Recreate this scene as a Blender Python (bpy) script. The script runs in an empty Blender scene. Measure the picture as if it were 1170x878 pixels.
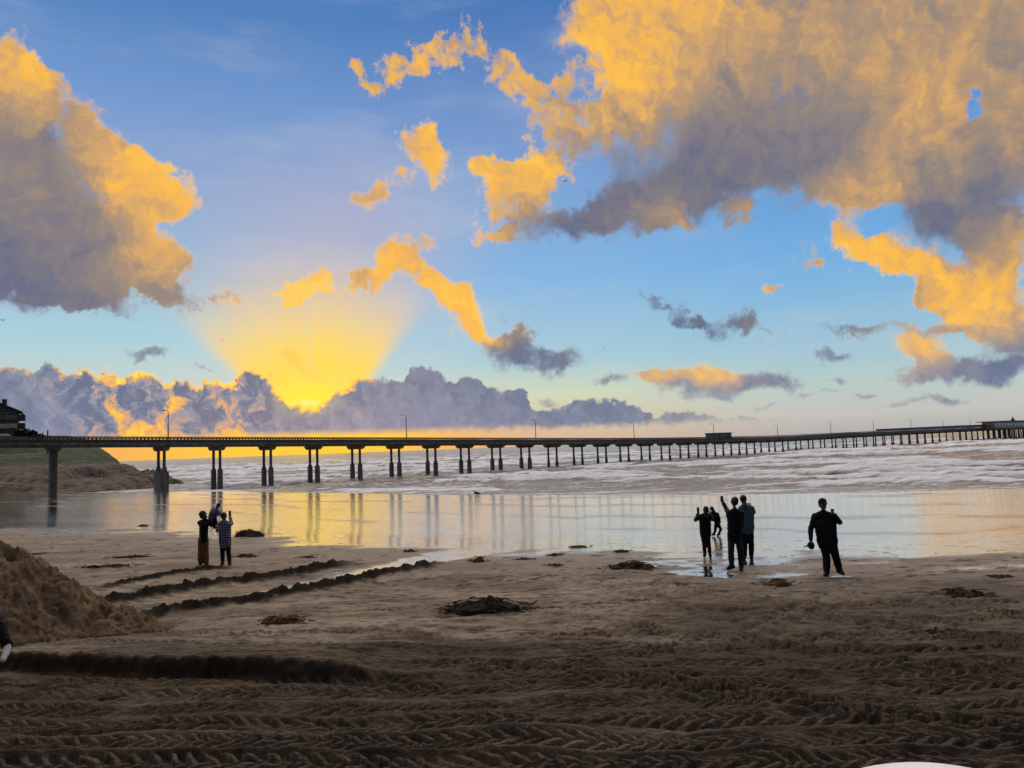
import bpy, bmesh, math, random
import numpy as np
from mathutils import Vector, Matrix, noise as mnoise

S = bpy.context.scene
COL = S.collection
R = math.radians

# ------------------------------------------------------------------ camera
F_PX, W_PX, H_PX = 870.0, 1170.0, 878.0
CAM_Z = 3.3
PITCH = math.atan(71.8 / F_PX)
ROLL = R(-2.09)
cam_data = bpy.data.cameras.new('camera')
cam_data.sensor_width = 36.0
cam_data.lens = 36.0 * F_PX / W_PX
cam_data.clip_start = 0.1
cam_data.clip_end = 60000.0
cam = bpy.data.objects.new('camera', cam_data)
COL.objects.link(cam)
CAM_M = Matrix.Rotation(R(90) + PITCH, 4, 'X') @ Matrix.Rotation(ROLL, 4, 'Z')
cam.matrix_world = Matrix.Translation((0, 0, CAM_Z)) @ CAM_M
S.camera = cam


def ray(px, py):
    """direction of a pixel of the photograph, in world space"""
    d = CAM_M.to_3x3() @ Vector(((px - W_PX / 2) / F_PX, (H_PX / 2 - py) / F_PX, -1.0))
    return d.normalized()


def at_z(px, py, z=0.0):
    d = ray(px, py)
    k = (z - CAM_Z) / d.z
    return Vector((0, 0, CAM_Z)) + d * k


def at_y(px, py, y):
    d = ray(px, py)
    return Vector((0, 0, CAM_Z)) + d * (y / d.y)


def lin(c):
    return tuple((v / 255 / 12.92) if v / 255 <= 0.04045 else ((v / 255 + 0.055) / 1.055) ** 2.4 for v in c)


# ------------------------------------------------------------------ sky, sun, exposure
SUN_DIR = ray(352, 484)
SUN_EL = math.asin(SUN_DIR.z)
SUN_AZ = math.atan2(SUN_DIR.x, SUN_DIR.y)
S.view_settings.view_transform = 'Standard'
S.view_settings.look = 'None'
S.view_settings.exposure = 0.0
S.view_settings.gamma = 1.0
S.view_settings.use_curve_mapping = False

sun_data = bpy.data.lights.new('sun', 'SUN')
sun_data.energy = 0.5
sun_data.angle = R(120)
sun_data.color = (1.0, 0.62, 0.28)
sun = bpy.data.objects.new('sun', sun_data)
COL.objects.link(sun)
sun.rotation_euler = SUN_DIR.to_track_quat('Z', 'Y').to_euler()
sun.location = (0, 0, 60)


class NT:
    """small node-graph writer"""
    def __init__(self, tree):
        self.t = tree
        self.x = 0

    def n(self, kind, **kw):
        nd = self.t.nodes.new(kind)
        self.x += 1
        nd.location = (self.x % 40 * 180, -(self.x // 40) * 200)
        for k, v in kw.items():
            setattr(nd, k, v)
        return nd

    def put(self, sock, v):
        if v is None:
            return
        if isinstance(v, bpy.types.NodeSocket):
            self.t.links.new(v, sock)
        else:
            sock.default_value = v

    def m(self, op, a, b=None, c=None, clamp=False):
        nd = self.n('ShaderNodeMath', operation=op, use_clamp=clamp)
        self.put(nd.inputs[0], a)
        self.put(nd.inputs[1], b)
        self.put(nd.inputs[2], c)
        return nd.outputs[0]

    def vm(self, op, a, b=None, c=None):
        nd = self.n('ShaderNodeVectorMath', operation=op)
        self.put(nd.inputs[0], a)
        self.put(nd.inputs[1], b)
        self.put(nd.inputs[2], c)
        return nd.outputs['Value'] if op in ('LENGTH', 'DOT_PRODUCT', 'DISTANCE') else nd.outputs[0]

    def scale(self, v, s):
        nd = self.n('ShaderNodeVectorMath', operation='SCALE')
        self.put(nd.inputs[0], v)
        self.put(nd.inputs['Scale'], s)
        return nd.outputs[0]

    def mr(self, v, a, b, c=0.0, d=1.0, smooth=False):
        nd = self.n('ShaderNodeMapRange', interpolation_type='SMOOTHSTEP' if smooth else 'LINEAR', clamp=True)
        for i, q in enumerate((v, a, b, c, d)):
            self.put(nd.inputs[i], q)
        return nd.outputs[0]

    def mix(self, f, a, b, mode='MIX'):
        nd = self.n('ShaderNodeMix', data_type='RGBA', blend_type=mode)
        nd.clamp_factor = True
        self.put(nd.inputs[0], f)
        for i, q in ((6, a), (7, b)):
            if isinstance(q, tuple) and len(q) == 3:
                q = (*q, 1)
            self.put(nd.inputs[i], q)
        return nd.outputs[2]

    def ramp(self, f, stops, interp='LINEAR'):
        nd = self.n('ShaderNodeValToRGB')
        cr = nd.color_ramp
        cr.interpolation = interp
        while len(cr.elements) < len(stops):
            cr.elements.new(0.5)
        for e, (p, c) in zip(cr.elements, stops):
            e.position = p
            e.color = (*c, 1)
        self.put(nd.inputs[0], f)
        return nd.outputs[0]

    def curve(self, f, pts):
        nd = self.n('ShaderNodeFloatCurve')
        cv = nd.mapping.curves[0]
        nd.mapping.use_clip = False
        while len(cv.points) < len(pts):
            cv.points.new(0.5, 0.5)
        for p, (x, y) in zip(cv.points, pts):
            p.location = (x, y)
            p.handle_type = 'AUTO'
        nd.mapping.update()
        self.put(nd.inputs['Value'], f)
        return nd.outputs[0]

    def noise(self, v, scale, detail=4.0, rough=0.5, dist=0.0, dims='3D', lac=2.0, w=None, kind='FBM', color=False, norm=True):
        nd = self.n('ShaderNodeTexNoise', noise_dimensions=dims, noise_type=kind)
        if hasattr(nd, 'normalize'):
            nd.normalize = norm
        if v is not None:
            self.put(nd.inputs['Vector'], v)
        if w is not None:
            self.put(nd.inputs['W'], w)
        nd.inputs['Scale'].default_value = scale
        nd.inputs['Detail'].default_value = detail
        nd.inputs['Roughness'].default_value = rough
        nd.inputs['Lacunarity'].default_value = lac
        nd.inputs['Distortion'].default_value = dist
        return nd.outputs['Color' if color else 'Fac']


def uv_of(px, py):
    d = ray(px, py)
    return Vector((math.atan2(d.x, d.y) * F_PX, math.asin(d.z) * F_PX))


# cloud masses: (x, y, half width, half height, tilt deg, density, warmth, wispiness)
CLOUDS = [
    # large cloud on the left
    (50, 235, 125, 95, -35, 1.0, .30, .5), (5, 300, 110, 60, 0, .9, .12, .5), (95, 290, 85, 50, -20, .8, .22, .5),
    (0, 160, 75, 75, 0, .9, .32, .5), (40, 335, 90, 20, 0, .7, .02, .7), (145, 300, 60, 35, -30, .5, .3, .5),
    (12, 85, 50, 48, 0, 1.1, 1.05, .5), (45, 100, 30, 25, -40, .7, 1.0, .5), (105, 140, 38, 26, -40, .8, .75, .6), (140, 185, 55, 34, -55, 1.1, 1.15, .5),
    (185, 222, 42, 26, 5, 1.1, 1.1, .5), (160, 285, 38, 52, 10, 1.0, 1.0, .5), (182, 290, 24, 24, 0, .7, 1.05, .6),
    (195, 340, 34, 14, -25, .6, .25, .9), (130, 330, 40, 10, -10, .6, .6, .7), (110, 348, 60, 7, -8, .5, .1, .9),
    # large cloud, upper right
    (705, 20, 75, 60, 10, 1.1, .98, .6), (735, 85, 60, 60, 20, 1.1, 1.1, .6), (790, 25, 60, 50, 0, .9, 1.0, .5),
    (860, 40, 90, 60, 0, .8, .58, .4), (860, 150, 120, 80, -15, 1.0, .28, .4), (800, 200, 100, 55, 20, .9, .14, .4),
    (720, 238, 90, 34, 15, .9, .12, .5), (650, 255, 60, 24, 10, .8, .15, .6), (705, 165, 40, 45, 0, .7, .4, .7),
    (960, 30, 120, 60, 0, 1.0, .62, .4), (1080, 40, 120, 90, 0, 1.0, .62, .4), (1110, 130, 110, 60, 0, 1.0, .6, .4),
    (1040, 125, 60, 60, 40, .8, .85, .6), (1098, 188, 55, 38, 0, 1.0, .5, .5), (985, 215, 46, 28, 10, 1.1, 1.0, .6), (975, 130, 70, 50, 0, .8, .5, .4), (1030, 180, 60, 40, 30, .8, .85, .6),
    (930, 190, 50, 50, 0, .7, .22, .5), (1070, 240, 72, 46, -25, 1.2, .0, .4), (1150, 215, 50, 60, 0, .9, .1, .5),
    (1165, 60, 40, 90, 0, .7, .4, .4), (965, 268, 28, 22, 0, .9, .95, .8), (1000, 296, 42, 18, -25, 1.0, 1.0, .7),
    (1060, 318, 60, 26, -25, 1.1, 1.02, .6), (1120, 340, 70, 42, -10, 1.1, .92, .6), (1150, 285, 45, 36, 0, .9, .9, .6),
    (1165, 365, 50, 30, 0, .9, .85, .6), (1100, 378, 60, 9, 0, .7, .3, .8), (1160, 395, 30, 8, 0, .6, .15, .8),
    (1112, 117, 14, 12, 0, -1.42, .6, .6),
    # lit clouds in the middle
    (602, 204, 48, 26, 8, 1.1, 1.05, .9), (614, 180, 18, 18, 0, .8, 1.1, 1.), (566, 192, 22, 10, -10, .8, 1.0, 1.), (596, 236, 32, 24, 20, .85, .8, .9), (556, 266, 24, 10, -15, .75, .9, 1.1),
    (448, 84, 36, 13, 10, .85, .85, 1.3), (500, 64, 44, 20, 15, .92, .9, 1.3), (535, 46, 24, 20, 0, .85, .8, 1.4),
    (590, 86, 44, 22, -20, .9, .9, 1.3), (634, 118, 34, 26, -30, .95, .95, 1.2), (656, 95, 26, 24, 0, .55, .6, 1.4),
    (655, 160, 28, 26, 0, .8, .75, 1.2), (690, 130, 24, 28, 0, .6, .8, 1.1),
    (483, 160, 22, 42, 12, 1.05, 1.05, .8), (497, 185, 18, 28, 0, .8, 1.0, .8), (462, 208, 14, 10, 0, .7, .9, 1.),
    (432, 226, 18, 14, 20, .95, 1.0, .9), (482, 268, 24, 20, 0, .8, .9, .9), (455, 298, 22, 18, 0, .9, 1.05, .8),
    (425, 318, 28, 12, 10, .9, .9, 1.1), (478, 318, 20, 20, 0, .9, 1.0, .9), (504, 340, 22, 15, -35, 1.0, 1.05, .7),
    (530, 358, 22, 24, 0, 1.1, 1.1, .6), (552, 384, 20, 12, -30, .9, 1.05, .7), (588, 384, 20, 9, 10, .7, .8, .8),
    (612, 412, 54, 21, -4, 1.15, .02, .8), (595, 400, 30, 15, 0, .6, .1, .8), (640, 405, 22, 16, 0, .6, .02, .9),
    (358, 334, 40, 15, -10, .95, 1.25, .8), (325, 330, 22, 9, 0, .6, 1.1, 1.), (362, 312, 10, 14, 0, .6, 1.2, .9),
    (265, 347, 22, 9, -5, .6, .9, 1.0), (338, 420, 40, 17, -18, .9, 1.2, .8), (385, 376, 16, 7, 0, .45, 1.3, 1.),
    (760, 246, 22, 11, -20, .7, .85, 1.0), (843, 240, 16, 11, 0, .75, .75, .9), (890, 320, 13, 8, 0, .75, .7, .9),
    (689, 337, 15, 6, 0, .62, .7, 1.0), (918, 290, 15, 11, -40, .5, .5, 1.1), (920, 257, 12, 5, 0, .5, .5, 1.1),
    (860, 262, 12, 14, -40, .35, .1, 1.2), (965, 320, 9, 9, 0, .6, .7, 1.), (1048, 342, 12, 9, 0, .6, .6, 1.),
    (775, 358, 36, 12, -22, .95, .0, .9), (820, 368, 42, 13, -2, 1.0, .02, .9), (855, 362, 16, 15, 0, .6, .05, .9),
    (740, 342, 14, 7, -30, .6, .2, .9), (880, 388, 15, 6, -25, .7, .05, .9),
    (965, 370, 36, 7, -5, .7, .1, .9), (1005, 375, 34, 9, 0, .7, .5, .9), (945, 406, 30, 7, 5, .75, .08, .9), (958, 398, 18, 5, 0, .5, .08, .9),
    (172, 404, 30, 7, 0, .85, .0, .7), (225, 422, 16, 4, -10, .6, .1, .9), (780, 434, 34, 11, 10, .95, .9, .7), (825, 427, 34, 13, -10, .95, .85, .7),
    (805, 448, 60, 11, 4, .9, .05, .7), (885, 436, 44, 11, -2, .9, .02, .8), (752, 432, 26, 7, 0, .7, .75, .8),
    (1050, 402, 30, 20, -15, 1.0, .95, .7), (1085, 420, 36, 14, -10, .8, .8, .7), (1040, 436, 30, 8, 0, .7, .5, .9), (1110, 428, 70, 14, 4, 1.0, .08, .7),
    (1170, 408, 60, 22, 10, .9, .1, .7), (692, 441, 25, 7, 5, .8, .04, .9), (955, 434, 16, 4, 0, .7, .06, .9),
    (932, 450, 24, 3.5, 0, .7, .1, .9), (985, 450, 16, 3, 0, .7, .1, .9), (1075, 459, 48, 5, 2, .7, .18, .9),
    (868, 465, 16, 3.5, 0, .6, .15, .9), (1000, 466, 60, 3, 0, .5, .3, .9), (625, 456, 20, 6, 0, .7, .06, .9),
    (700, 400, 14, 3, 0, .4, .2, 1.), (595, 362, 12, 5, -20, .4, .1, 1.),
    (415, 84, 14, 9, 0, .7, .8, 1.2), (470, 78, 14, 9, 30, .6, .85, 1.3), (560, 66, 16, 12, 0, .6, .85, 1.3), (612, 108, 14, 16, 0, .6, .9, 1.3),
    (640, 190, 12, 14, 0, .5, .8, 1.2), (578, 272, 16, 10, 0, .5, .6, 1.2), (545, 240, 10, 12, 0, .45, .85, 1.3), (500, 250, 9, 9, 0, .5, .8, 1.3),
    (410, 312, 12, 8, 0, .5, .85, 1.3), (296, 342, 12, 5, 0, .4, 1.0, 1.2), (240, 352, 16, 7, 0, .4, .3, 1.2), (935, 222, 10, 5, 0, .5, .5, 1.1), (905, 285, 9, 5, 0, .45, .6, 1.2),
    (740, 232, 10, 6, 0, .5, .7, 1.2), (775, 258, 12, 5, -20, .5, .8, 1.2), (925, 300, 6, 9, 0, .45, .6, 1.2), (1080, 352, 12, 5, 0, .5, .7, 1.1),
    # beyond the picture, so that the sky goes on
    (-250, 150, 200, 90, 10, .9, .35, .7), (-420, 330, 160, 50, 0, .9, .3, .7), (1380, 120, 200, 140, -10, 1.0, .5, .6),
    (1450, 340, 160, 60, 0, .9, .4, .7), (500, -250, 380, 90, 5, .9, .5, .8), (1050, -180, 300, 130, 0, 1.0, .5, .6), (-60, -160, 220, 90, 0, .8, .5, .8),
]

world = bpy.data.worlds.new('World')
S.world = world
world.use_nodes = True
wt = world.node_tree
wt.nodes.clear()
g = NT(wt)
tc = g.n('ShaderNodeTexCoord').outputs['Generated']
dirn = g.vm('NORMALIZE', tc)
sep = g.n('ShaderNodeSeparateXYZ')
g.put(sep.inputs[0], dirn)
dx, dy, dz = sep.outputs
az = g.m('ARCTAN2', dx, dy)
el = g.m('ARCSINE', dz)
U = g.m('MULTIPLY', az, F_PX)
V = g.m('MULTIPLY', el, F_PX)
cmb = g.n('ShaderNodeCombineXYZ')
g.put(cmb.inputs[0], U)
g.put(cmb.inputs[1], V)
P = cmb.outputs[0]
# ragged outline: the position is disturbed by turbulence before the masses are looked up
hfade = g.mr(V, 0, 160, 0.35, 1.0)
wn = g.noise(P, 1 / 62, 6, 0.62, dims='2D', color=True)
wv = g.vm('SUBTRACT', wn, (0.5, 0.5, 0.5))
wv = g.vm('MULTIPLY', wv, (74, 74, 0))
wv = g.scale(wv, hfade)
Q = g.vm('ADD', P, wv)
acc = None
sq = g.n('ShaderNodeSeparateXYZ')
g.put(sq.inputs[0], Q)
qx, qy = sq.outputs[0], sq.outputs[1]
for (x, y, rx, ry, rot, dens, warm, wisp) in CLOUDS:
    c = uv_of(x, y)
    ca, sa = math.cos(R(rot)), math.sin(R(rot))
    e1 = uv_of(x + ca * 8, y - sa * 8) - c
    e2 = uv_of(x - sa * 8, y - ca * 8) - c
    mp = g.n('ShaderNodeMapping', vector_type='TEXTURE')
    cq = g.n('ShaderNodeCombineXYZ')
    g.put(cq.inputs[0], qx)
    g.put(cq.inputs[1], qy)
    if acc is not None:
        g.put(cq.inputs[2], acc[2])      # orders the evaluation, so that few values are alive at a time
    g.put(mp.inputs[0], cq.outputs[0])
    mp.inputs[1].default_value = (c.x, c.y, 0)
    mp.inputs[2].default_value = (0, 0, math.atan2(e1.y, e1.x))
    gk = 1.05 if max(rx, ry) > 35 else 1.2
    mp.inputs[3].default_value = (rx * gk * e1.length / 8, ry * gk * e2.length / 8, 1e5)
    ln = g.vm('LENGTH', mp.outputs[0])
    w_ = g.mr(ln, 1.45, 0.15, 0.0, 1.0, smooth=True)
    s_ = dens
    w2 = g.mr(ln, 1.75, 0.1, 0.0, 1.0, smooth=True)      # the light spreads over a wider range than the mass
    terms = ((w_, s_), (w2, s_ * warm), (w_, s_ * wisp), (w2, s_))
    if dens < 0:
        terms = terms[:1]
    if acc is None:
        acc = [g.m('MULTIPLY', a_, q) for a_, q in terms]
    else:
        acc = [g.m('MULTIPLY_ADD', a_, q, p_) for (a_, q), p_ in zip(terms, acc)] + acc[len(terms):]
Cs, Ws, Is, W2 = acc
Wr = g.m('MULTIPLY', g.m('DIVIDE', Ws, g.m('MAXIMUM', W2, 0.02)), 0.90)
Ir = g.m('MINIMUM', g.m('DIVIDE', Is, g.m('MAXIMUM', Cs, 0.05)), 1.6)
broad = g.noise(P, 1 / 120, 3, 0.5, dims='2D')
Wr = g.m('ADD', Wr, g.m('MULTIPLY', g.m('SUBTRACT', broad, 0.5), 0.40))
# fine structure
nb = g.noise(Q, 1 / 58, 8, 0.57, dims='2D')
nf = g.noise(P, 1 / 17, 5, 0.65, dims='2D')
sunUV = Vector((SUN_AZ * F_PX, SUN_EL * F_PX))
tos = g.vm('SUBTRACT', (sunUV.x, sunUV.y, 0), P)
tos = g.vm('NORMALIZE', tos)
Q2 = g.vm('ADD', Q, g.scale(tos, 9.0))
nb2 = g.noise(Q2, 1 / 58, 4, 0.5, dims='2D')
nb1 = g.noise(Q, 1 / 58, 4, 0.5, dims='2D')
relief = g.m('MULTIPLY', g.m('SUBTRACT', nb1, nb2), 1.15)       # brighter where the cloud thins towards the sun
dn = g.m('ADD', g.m('MULTIPLY', g.m('SUBTRACT', nb, 0.5), 1.15), g.m('MULTIPLY', g.m('SUBTRACT', nf, 0.5), g.m('ADD', 0.2, g.m('MULTIPLY', Ir, 1.45))))
dn = g.m('MULTIPLY', dn, g.m('ADD', g.m('MULTIPLY', Ir, 0.95), 0.1))
D = g.m('ADD', g.m('MINIMUM', Cs, g.m('SUBTRACT', 1.75, g.m('MULTIPLY', Ir, 0.62))), dn)
greyed = g.mr(Wr, .15, .6, .34, 0.0)
alpha = g.mr(D, g.m('SUBTRACT', g.m('SUBTRACT', 0.46, g.m('MULTIPLY', Ir, 0.16)), g.m('MULTIPLY', greyed, .3)), g.m('ADD', g.m('ADD', 0.72, g.m('MULTIPLY', Ir, 0.30)), greyed), smooth=True)
rim = g.mr(D, 0.40, 0.95, 1.0, 0.0, smooth=True)
warmth = g.m('ADD', Wr, g.m('MULTIPLY', relief, g.mr(Wr, .1, .8, .5, 1.15)))
warmth = g.m('ADD', warmth, g.m('MULTIPLY', g.m('SUBTRACT', nf, 0.5), 0.18))
warmth = g.m('ADD', warmth, g.m('MULTIPLY', rim, g.m('MULTIPLY', g.mr(Wr, .25, .8, .02, .1), 1.0)))
high_col = g.ramp(g.m('DIVIDE', warmth, 1.5), [
    (0.0, lin((100, 108, 136))), (0.1, lin((122, 119, 132))), (0.24, lin((150, 135, 126))), (0.38, lin((186, 152, 118))),
    (0.52, lin((226, 174, 104))), (0.62, lin((250, 186, 82))), (0.76, lin((255, 200, 84))), (1.0, lin((255, 224, 134)))])
high_col = g.mix(g.m('MULTIPLY', g.mr(D, 0.85, 0.4, 0.0, 0.65, smooth=True), g.mr(Wr, .3, .8, .15, 1.0)), high_col, lin((246, 208, 168)))
# low distant clouds are paler
low = g.mr(V, 30, 150, 1.0, 0.0, smooth=True)
pale_col = g.ramp(g.m('DIVIDE', warmth, 1.5), [
    (0.0, lin((112, 124, 156))), (0.15, lin((136, 142, 166))), (0.35, lin((190, 172, 160))), (0.6, lin((250, 198, 122))), (0.9, lin((255, 214, 100)))])
cloud_col = g.mix(g.m('MULTIPLY', low, 0.8), high_col, pale_col)


# clear sky
def elf(y, x):
    return max(0.0, min(1.0, uv_of(x, y).y / 620.0))


Vn = g.m('DIVIDE', V, 620.0)
ramp_l = g.ramp(Vn, [(0.0, lin((240, 166, 84))), (elf(495, 100), lin((238, 184, 110))), (elf(440, 100), lin((196, 212, 206))), (elf(385, 100), lin((166, 208, 222))),
                     (elf(320, 200), lin((160, 190, 216))), (elf(220, 300), lin((146, 170, 210))), (elf(120, 300), lin((114, 153, 208))), (elf(0, 200), lin((82, 130, 190)))])
ramp_m = g.ramp(Vn, [(0.0, lin((214, 176, 150))), (elf(480, 620), lin((214, 200, 172))), (elf(450, 650), lin((208, 216, 188))), (elf(410, 680), lin((170, 205, 216))),
                     (elf(310, 700), lin((132, 182, 228))), (elf(150, 560), lin((118, 152, 206))), (elf(0, 540), lin((72, 120, 184)))])
ramp_r = g.ramp(Vn, [(0.0, lin((178, 172, 174))), (elf(472, 1000), lin((196, 196, 188))), (elf(435, 950), lin((184, 205, 202))), (elf(385, 950), lin((150, 195, 218))),
                     (elf(300, 880), lin((118, 176, 226))), (elf(200, 900), lin((100, 158, 218))), (elf(0, 1000), lin((66, 120, 190)))])
clear = g.mix(g.mr(U, uv_of(330, 400).x, uv_of(600, 400).x, smooth=True), ramp_l, ramp_m)
clear = g.mix(g.mr(U, uv_of(640, 400).x, uv_of(950, 400).x, smooth=True), clear, ramp_r)
# lavender veil above the sun
dsun = g.vm('LENGTH', g.vm('MULTIPLY', g.vm('SUBTRACT', P, (*uv_of(400, 285), 0)), (1 / 210, 1 / 150, 0)))
clear = g.mix(g.mr(dsun, 1.0, 0.0, 0.0, 0.55, smooth=True), clear, lin((190, 180, 200)))
# thin high veil, streaky
veil = g.noise(g.vm('MULTIPLY', P, (1 / 240, 1 / 60, 1)), 1.0, 5, 0.55, dims='2D')
clear = g.mix(g.mr(veil, 0.45, 0.75, 0.0, 0.22, smooth=True), clear, lin((205, 205, 210)))
# shafts of sunlight fanning up from behind the cloud bank
apex = uv_of(361, 512)
ap = g.vm('SUBTRACT', P, (apex.x, apex.y, 0))
sa_ = g.n('ShaderNodeSeparateXYZ')
g.put(sa_.inputs[0], ap)
ang = g.m('ARCTAN2', sa_.outputs[0], sa_.outputs[1])            # 0 is straight up
rad = g.vm('LENGTH', ap)
angn = g.m('ADD', ang, g.m('MULTIPLY', g.m('SUBTRACT', g.noise(P, 1 / 60, 2, 0.5, dims='2D'), 0.5), 0.03))
wedge = g.m('MULTIPLY', g.mr(angn, -0.86, -0.70, smooth=True), g.mr(angn, 0.74, 0.58, smooth=True))
shaft = g.noise(None, 9.0, 3, 0.6, dims='1D', w=angn)
wfall = g.mr(rad, 90, 250, 1.0, 0.0, smooth=True)
wedge = g.m('MULTIPLY', wedge, wfall)
wedge = g.m('MULTIPLY', wedge, g.mr(shaft, 0.35, 0.65, 0.84, 1.0))
wcol = g.ramp(g.m('DIVIDE', rad, 260), [(0.0, lin((255, 226, 60))), (0.4, lin((255, 218, 88))), (0.62, lin((252, 210, 130))), (1.0, lin((238, 200, 170)))])
clear = g.mix(wedge, clear, wcol)
sky = g.mix(alpha, clear, cloud_col)
sky = g.mix(g.m('MULTIPLY', g.m('MULTIPLY', wedge, wedge), 0.45), sky, wcol)   # light scattered in front of the small clouds

# cumulus bank along the horizon
TOP = [(-60, 440), (-10, 424), (12, 420), (30, 428), (50, 415), (66, 418), (80, 430), (100, 417), (118, 424), (140, 436), (165, 430), (185, 437), (205, 431), (225, 440), (240, 432), (260, 440),
       (276, 428), (292, 424), (308, 440), (322, 446), (338, 462), (352, 466), (368, 461), (384, 446), (400, 440), (416, 430), (436, 434),
       (450, 437), (464, 429), (478, 419), (490, 421), (505, 429), (520, 434), (545, 436), (560, 446), (578, 442), (600, 456), (618, 470), (640, 466), (662, 456),
       (690, 454), (712, 464), (735, 466), (760, 476), (790, 472), (815, 478), (850, 474), (880, 480), (930, 478), (1000, 482), (1250, 484)]
u0, u1 = uv_of(-60, 440).x, uv_of(1250, 440).x
bump2 = g.vm('SUBTRACT', g.noise(P, 1 / 26, 6, 0.6, dims='2D', color=True), (0.5, 0.5, 0.5))
bump2 = g.vm('MULTIPLY', bump2, (40, 30, 0))
PB = g.vm('ADD', P, bump2)
sb = g.n('ShaderNodeSeparateXYZ')
g.put(sb.inputs[0], PB)
UB, VB = sb.outputs[0], sb.outputs[1]
un = g.m('DIVIDE', g.m('SUBTRACT', UB, u0), u1 - u0)


def curve_chunks(un, pts, val):
    """several float curves in a row, since one curve holds few points well"""
    return g.curve(un, [((uv_of(x, y).x - u0) / (u1 - u0), val(x, y)) for x, y in pts])


top = g.m('MULTIPLY', curve_chunks(un, TOP, lambda x, y: uv_of(x, y).y / 140.0), 140.0)
hgt = g.m('SUBTRACT', top, VB)                       # px under the top of the bank
bank = g.mr(hgt, -1.5, 3.0, smooth=True)
bankfade = g.mr(U, uv_of(700, 470).x, uv_of(900, 470).x, 1.0, 0.35, smooth=True)
bank = g.m('MULTIPLY', bank, bankfade)
base_gap = g.mr(g.m('ADD', V, g.m('MULTIPLY', g.m('SUBTRACT', nf, .5), 14)), uv_of(400, 502).y, uv_of(400, 491).y, smooth=True)
bank = g.m('MULTIPLY', bank, base_gap)
nbk = g.noise(PB, 1 / 34, 7, 0.6, dims='2D')
nbk2 = g.noise(g.vm('ADD', PB, g.scale(tos, 6.0)), 1 / 34, 7, 0.6, dims='2D')
rel2 = g.m('MULTIPLY', g.m('SUBTRACT', nbk, nbk2), 2.0)
nearsun = g.m('MULTIPLY', g.mr(U, uv_of(40, 460).x, uv_of(130, 460).x, 0.25, 1.0, smooth=True), g.mr(U, uv_of(400, 460).x, uv_of(455, 460).x, 1.0, 0.0, smooth=True))
leftlit = g.m('MULTIPLY', nearsun, g.mr(U, uv_of(300, 460).x, uv_of(330, 460).x, 1.0, 0.15, smooth=True))
rimb = g.m('MULTIPLY', g.mr(hgt, 1.0, 8.0, 1.0, 0.0, smooth=True), g.m('ADD', nearsun, g.m('MULTIPLY', g.mr(nb, .5, .62), .25)))
patch = g.noise(g.vm('ADD', PB, (300, 40, 0)), 1 / 55, 3, 0.5, dims='2D')
wb = g.m('ADD', g.m('MULTIPLY', rimb, 0.95), g.m('MULTIPLY', leftlit, g.mr(patch, 0.50, 0.66, 0.0, 0.62, smooth=True)))
wb = g.m('ADD', wb, g.m('MULTIPLY', rel2, g.m('ADD', g.m('MULTIPLY', leftlit, 1.2), 0.42)))
wb = g.m('ADD', wb, g.m('MULTIPLY', g.mr(V, uv_of(200, 505).y, uv_of(200, 480).y, 0.4, 0.0), leftlit))
bank_col = g.ramp(g.m('ADD', g.m('MULTIPLY', wb, 0.75), 0.12), [
    (0.0, lin((98, 114, 144))), (0.14, lin((118, 131, 156))), (0.3, lin((146, 148, 166))), (0.5, lin((226, 168, 112))), (0.75, lin((252, 196, 84))), (1.0, lin((255, 224, 96)))])
hz = g.mr(hgt, 5, 60, 0.0, 0.45)
bank_col = g.mix(g.m('MULTIPLY', hz, g.m('SUBTRACT', 1.0, leftlit)), bank_col, lin((140, 148, 180)))
sky = g.mix(bank, sky, bank_col)
# strip of glow under the bank
glow_f = g.m('MULTIPLY', g.mr(V, uv_of(400, 488).y, uv_of(400, 503).y, smooth=True), g.mr(U, uv_of(430, 500).x, uv_of(700, 500).x, 1.0, 0.0, smooth=True))
glow_c = g.mix(g.mr(g.m('ABSOLUTE', g.m('SUBTRACT', U, sunUV.x)), 30, 260, smooth=True), lin((255, 204, 66)), lin((240, 174, 100)))
sky = g.mix(glow_f, sky, glow_c)
# the hot spot where the sun is about to clear the cloud edge
hs = uv_of(350, 455)
hd = g.vm('LENGTH', g.vm('MULTIPLY', g.vm('SUBTRACT', P, (hs.x, hs.y, 0)), (1 / 56, 1 / 32, 0)))
hot = g.m('MULTIPLY', g.mr(hd, 1.0, 0.0, 0.0, 1.0, smooth=True), g.m('SUBTRACT', 1.0, g.m('MULTIPLY', bank, 0.75)))
sky = g.mix(g.m('MULTIPLY', hot, 0.95), sky, lin((255, 236, 70)))
core = g.vm('LENGTH', g.vm('MULTIPLY', g.vm('SUBTRACT', PB, (*uv_of(350, 461), 0)), (1 / 18, 1 / 5, 0)))
sky = g.mix(g.mr(core, 1.0, 0.2, 0.0, 0.7, smooth=True), sky, (1.1, 0.92, 0.30))
# unseen sky behind the camera is darkened to cut the fill light
back = g.mr(dy, 0.25, -0.45, smooth=True)
sky = g.mix(g.m('MULTIPLY', g.mr(dz, 0.56, 0.72, 0.0, 0.95, smooth=True), g.mr(dy, -0.25, 0.45, 0.12, 1.0, smooth=True)), sky, (3.5, 3.0, 2.5))       # bright area added overhead, out of view, to light the sand from the front
sky = g.mix(g.m('MULTIPLY', back, 0.85), sky, lin((74, 70, 72)))
ground = g.mr(dz, -0.002, -0.03, smooth=True)
sky = g.mix(ground, sky, lin((90, 84, 80)))
nish = g.n('ShaderNodeTexSky', sky_type='NISHITA', sun_disc=False, sun_elevation=max(SUN_EL, R(2)), sun_rotation=SUN_AZ,
           air_density=1.0, dust_density=1.5, ozone_density=1.5)
bg_n = g.n('ShaderNodeBackground')
g.put(bg_n.inputs[0], g.mix(0.93, nish.outputs[0], (0, 0, 0)))      # most of the clear light is held back by the clouds
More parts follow.
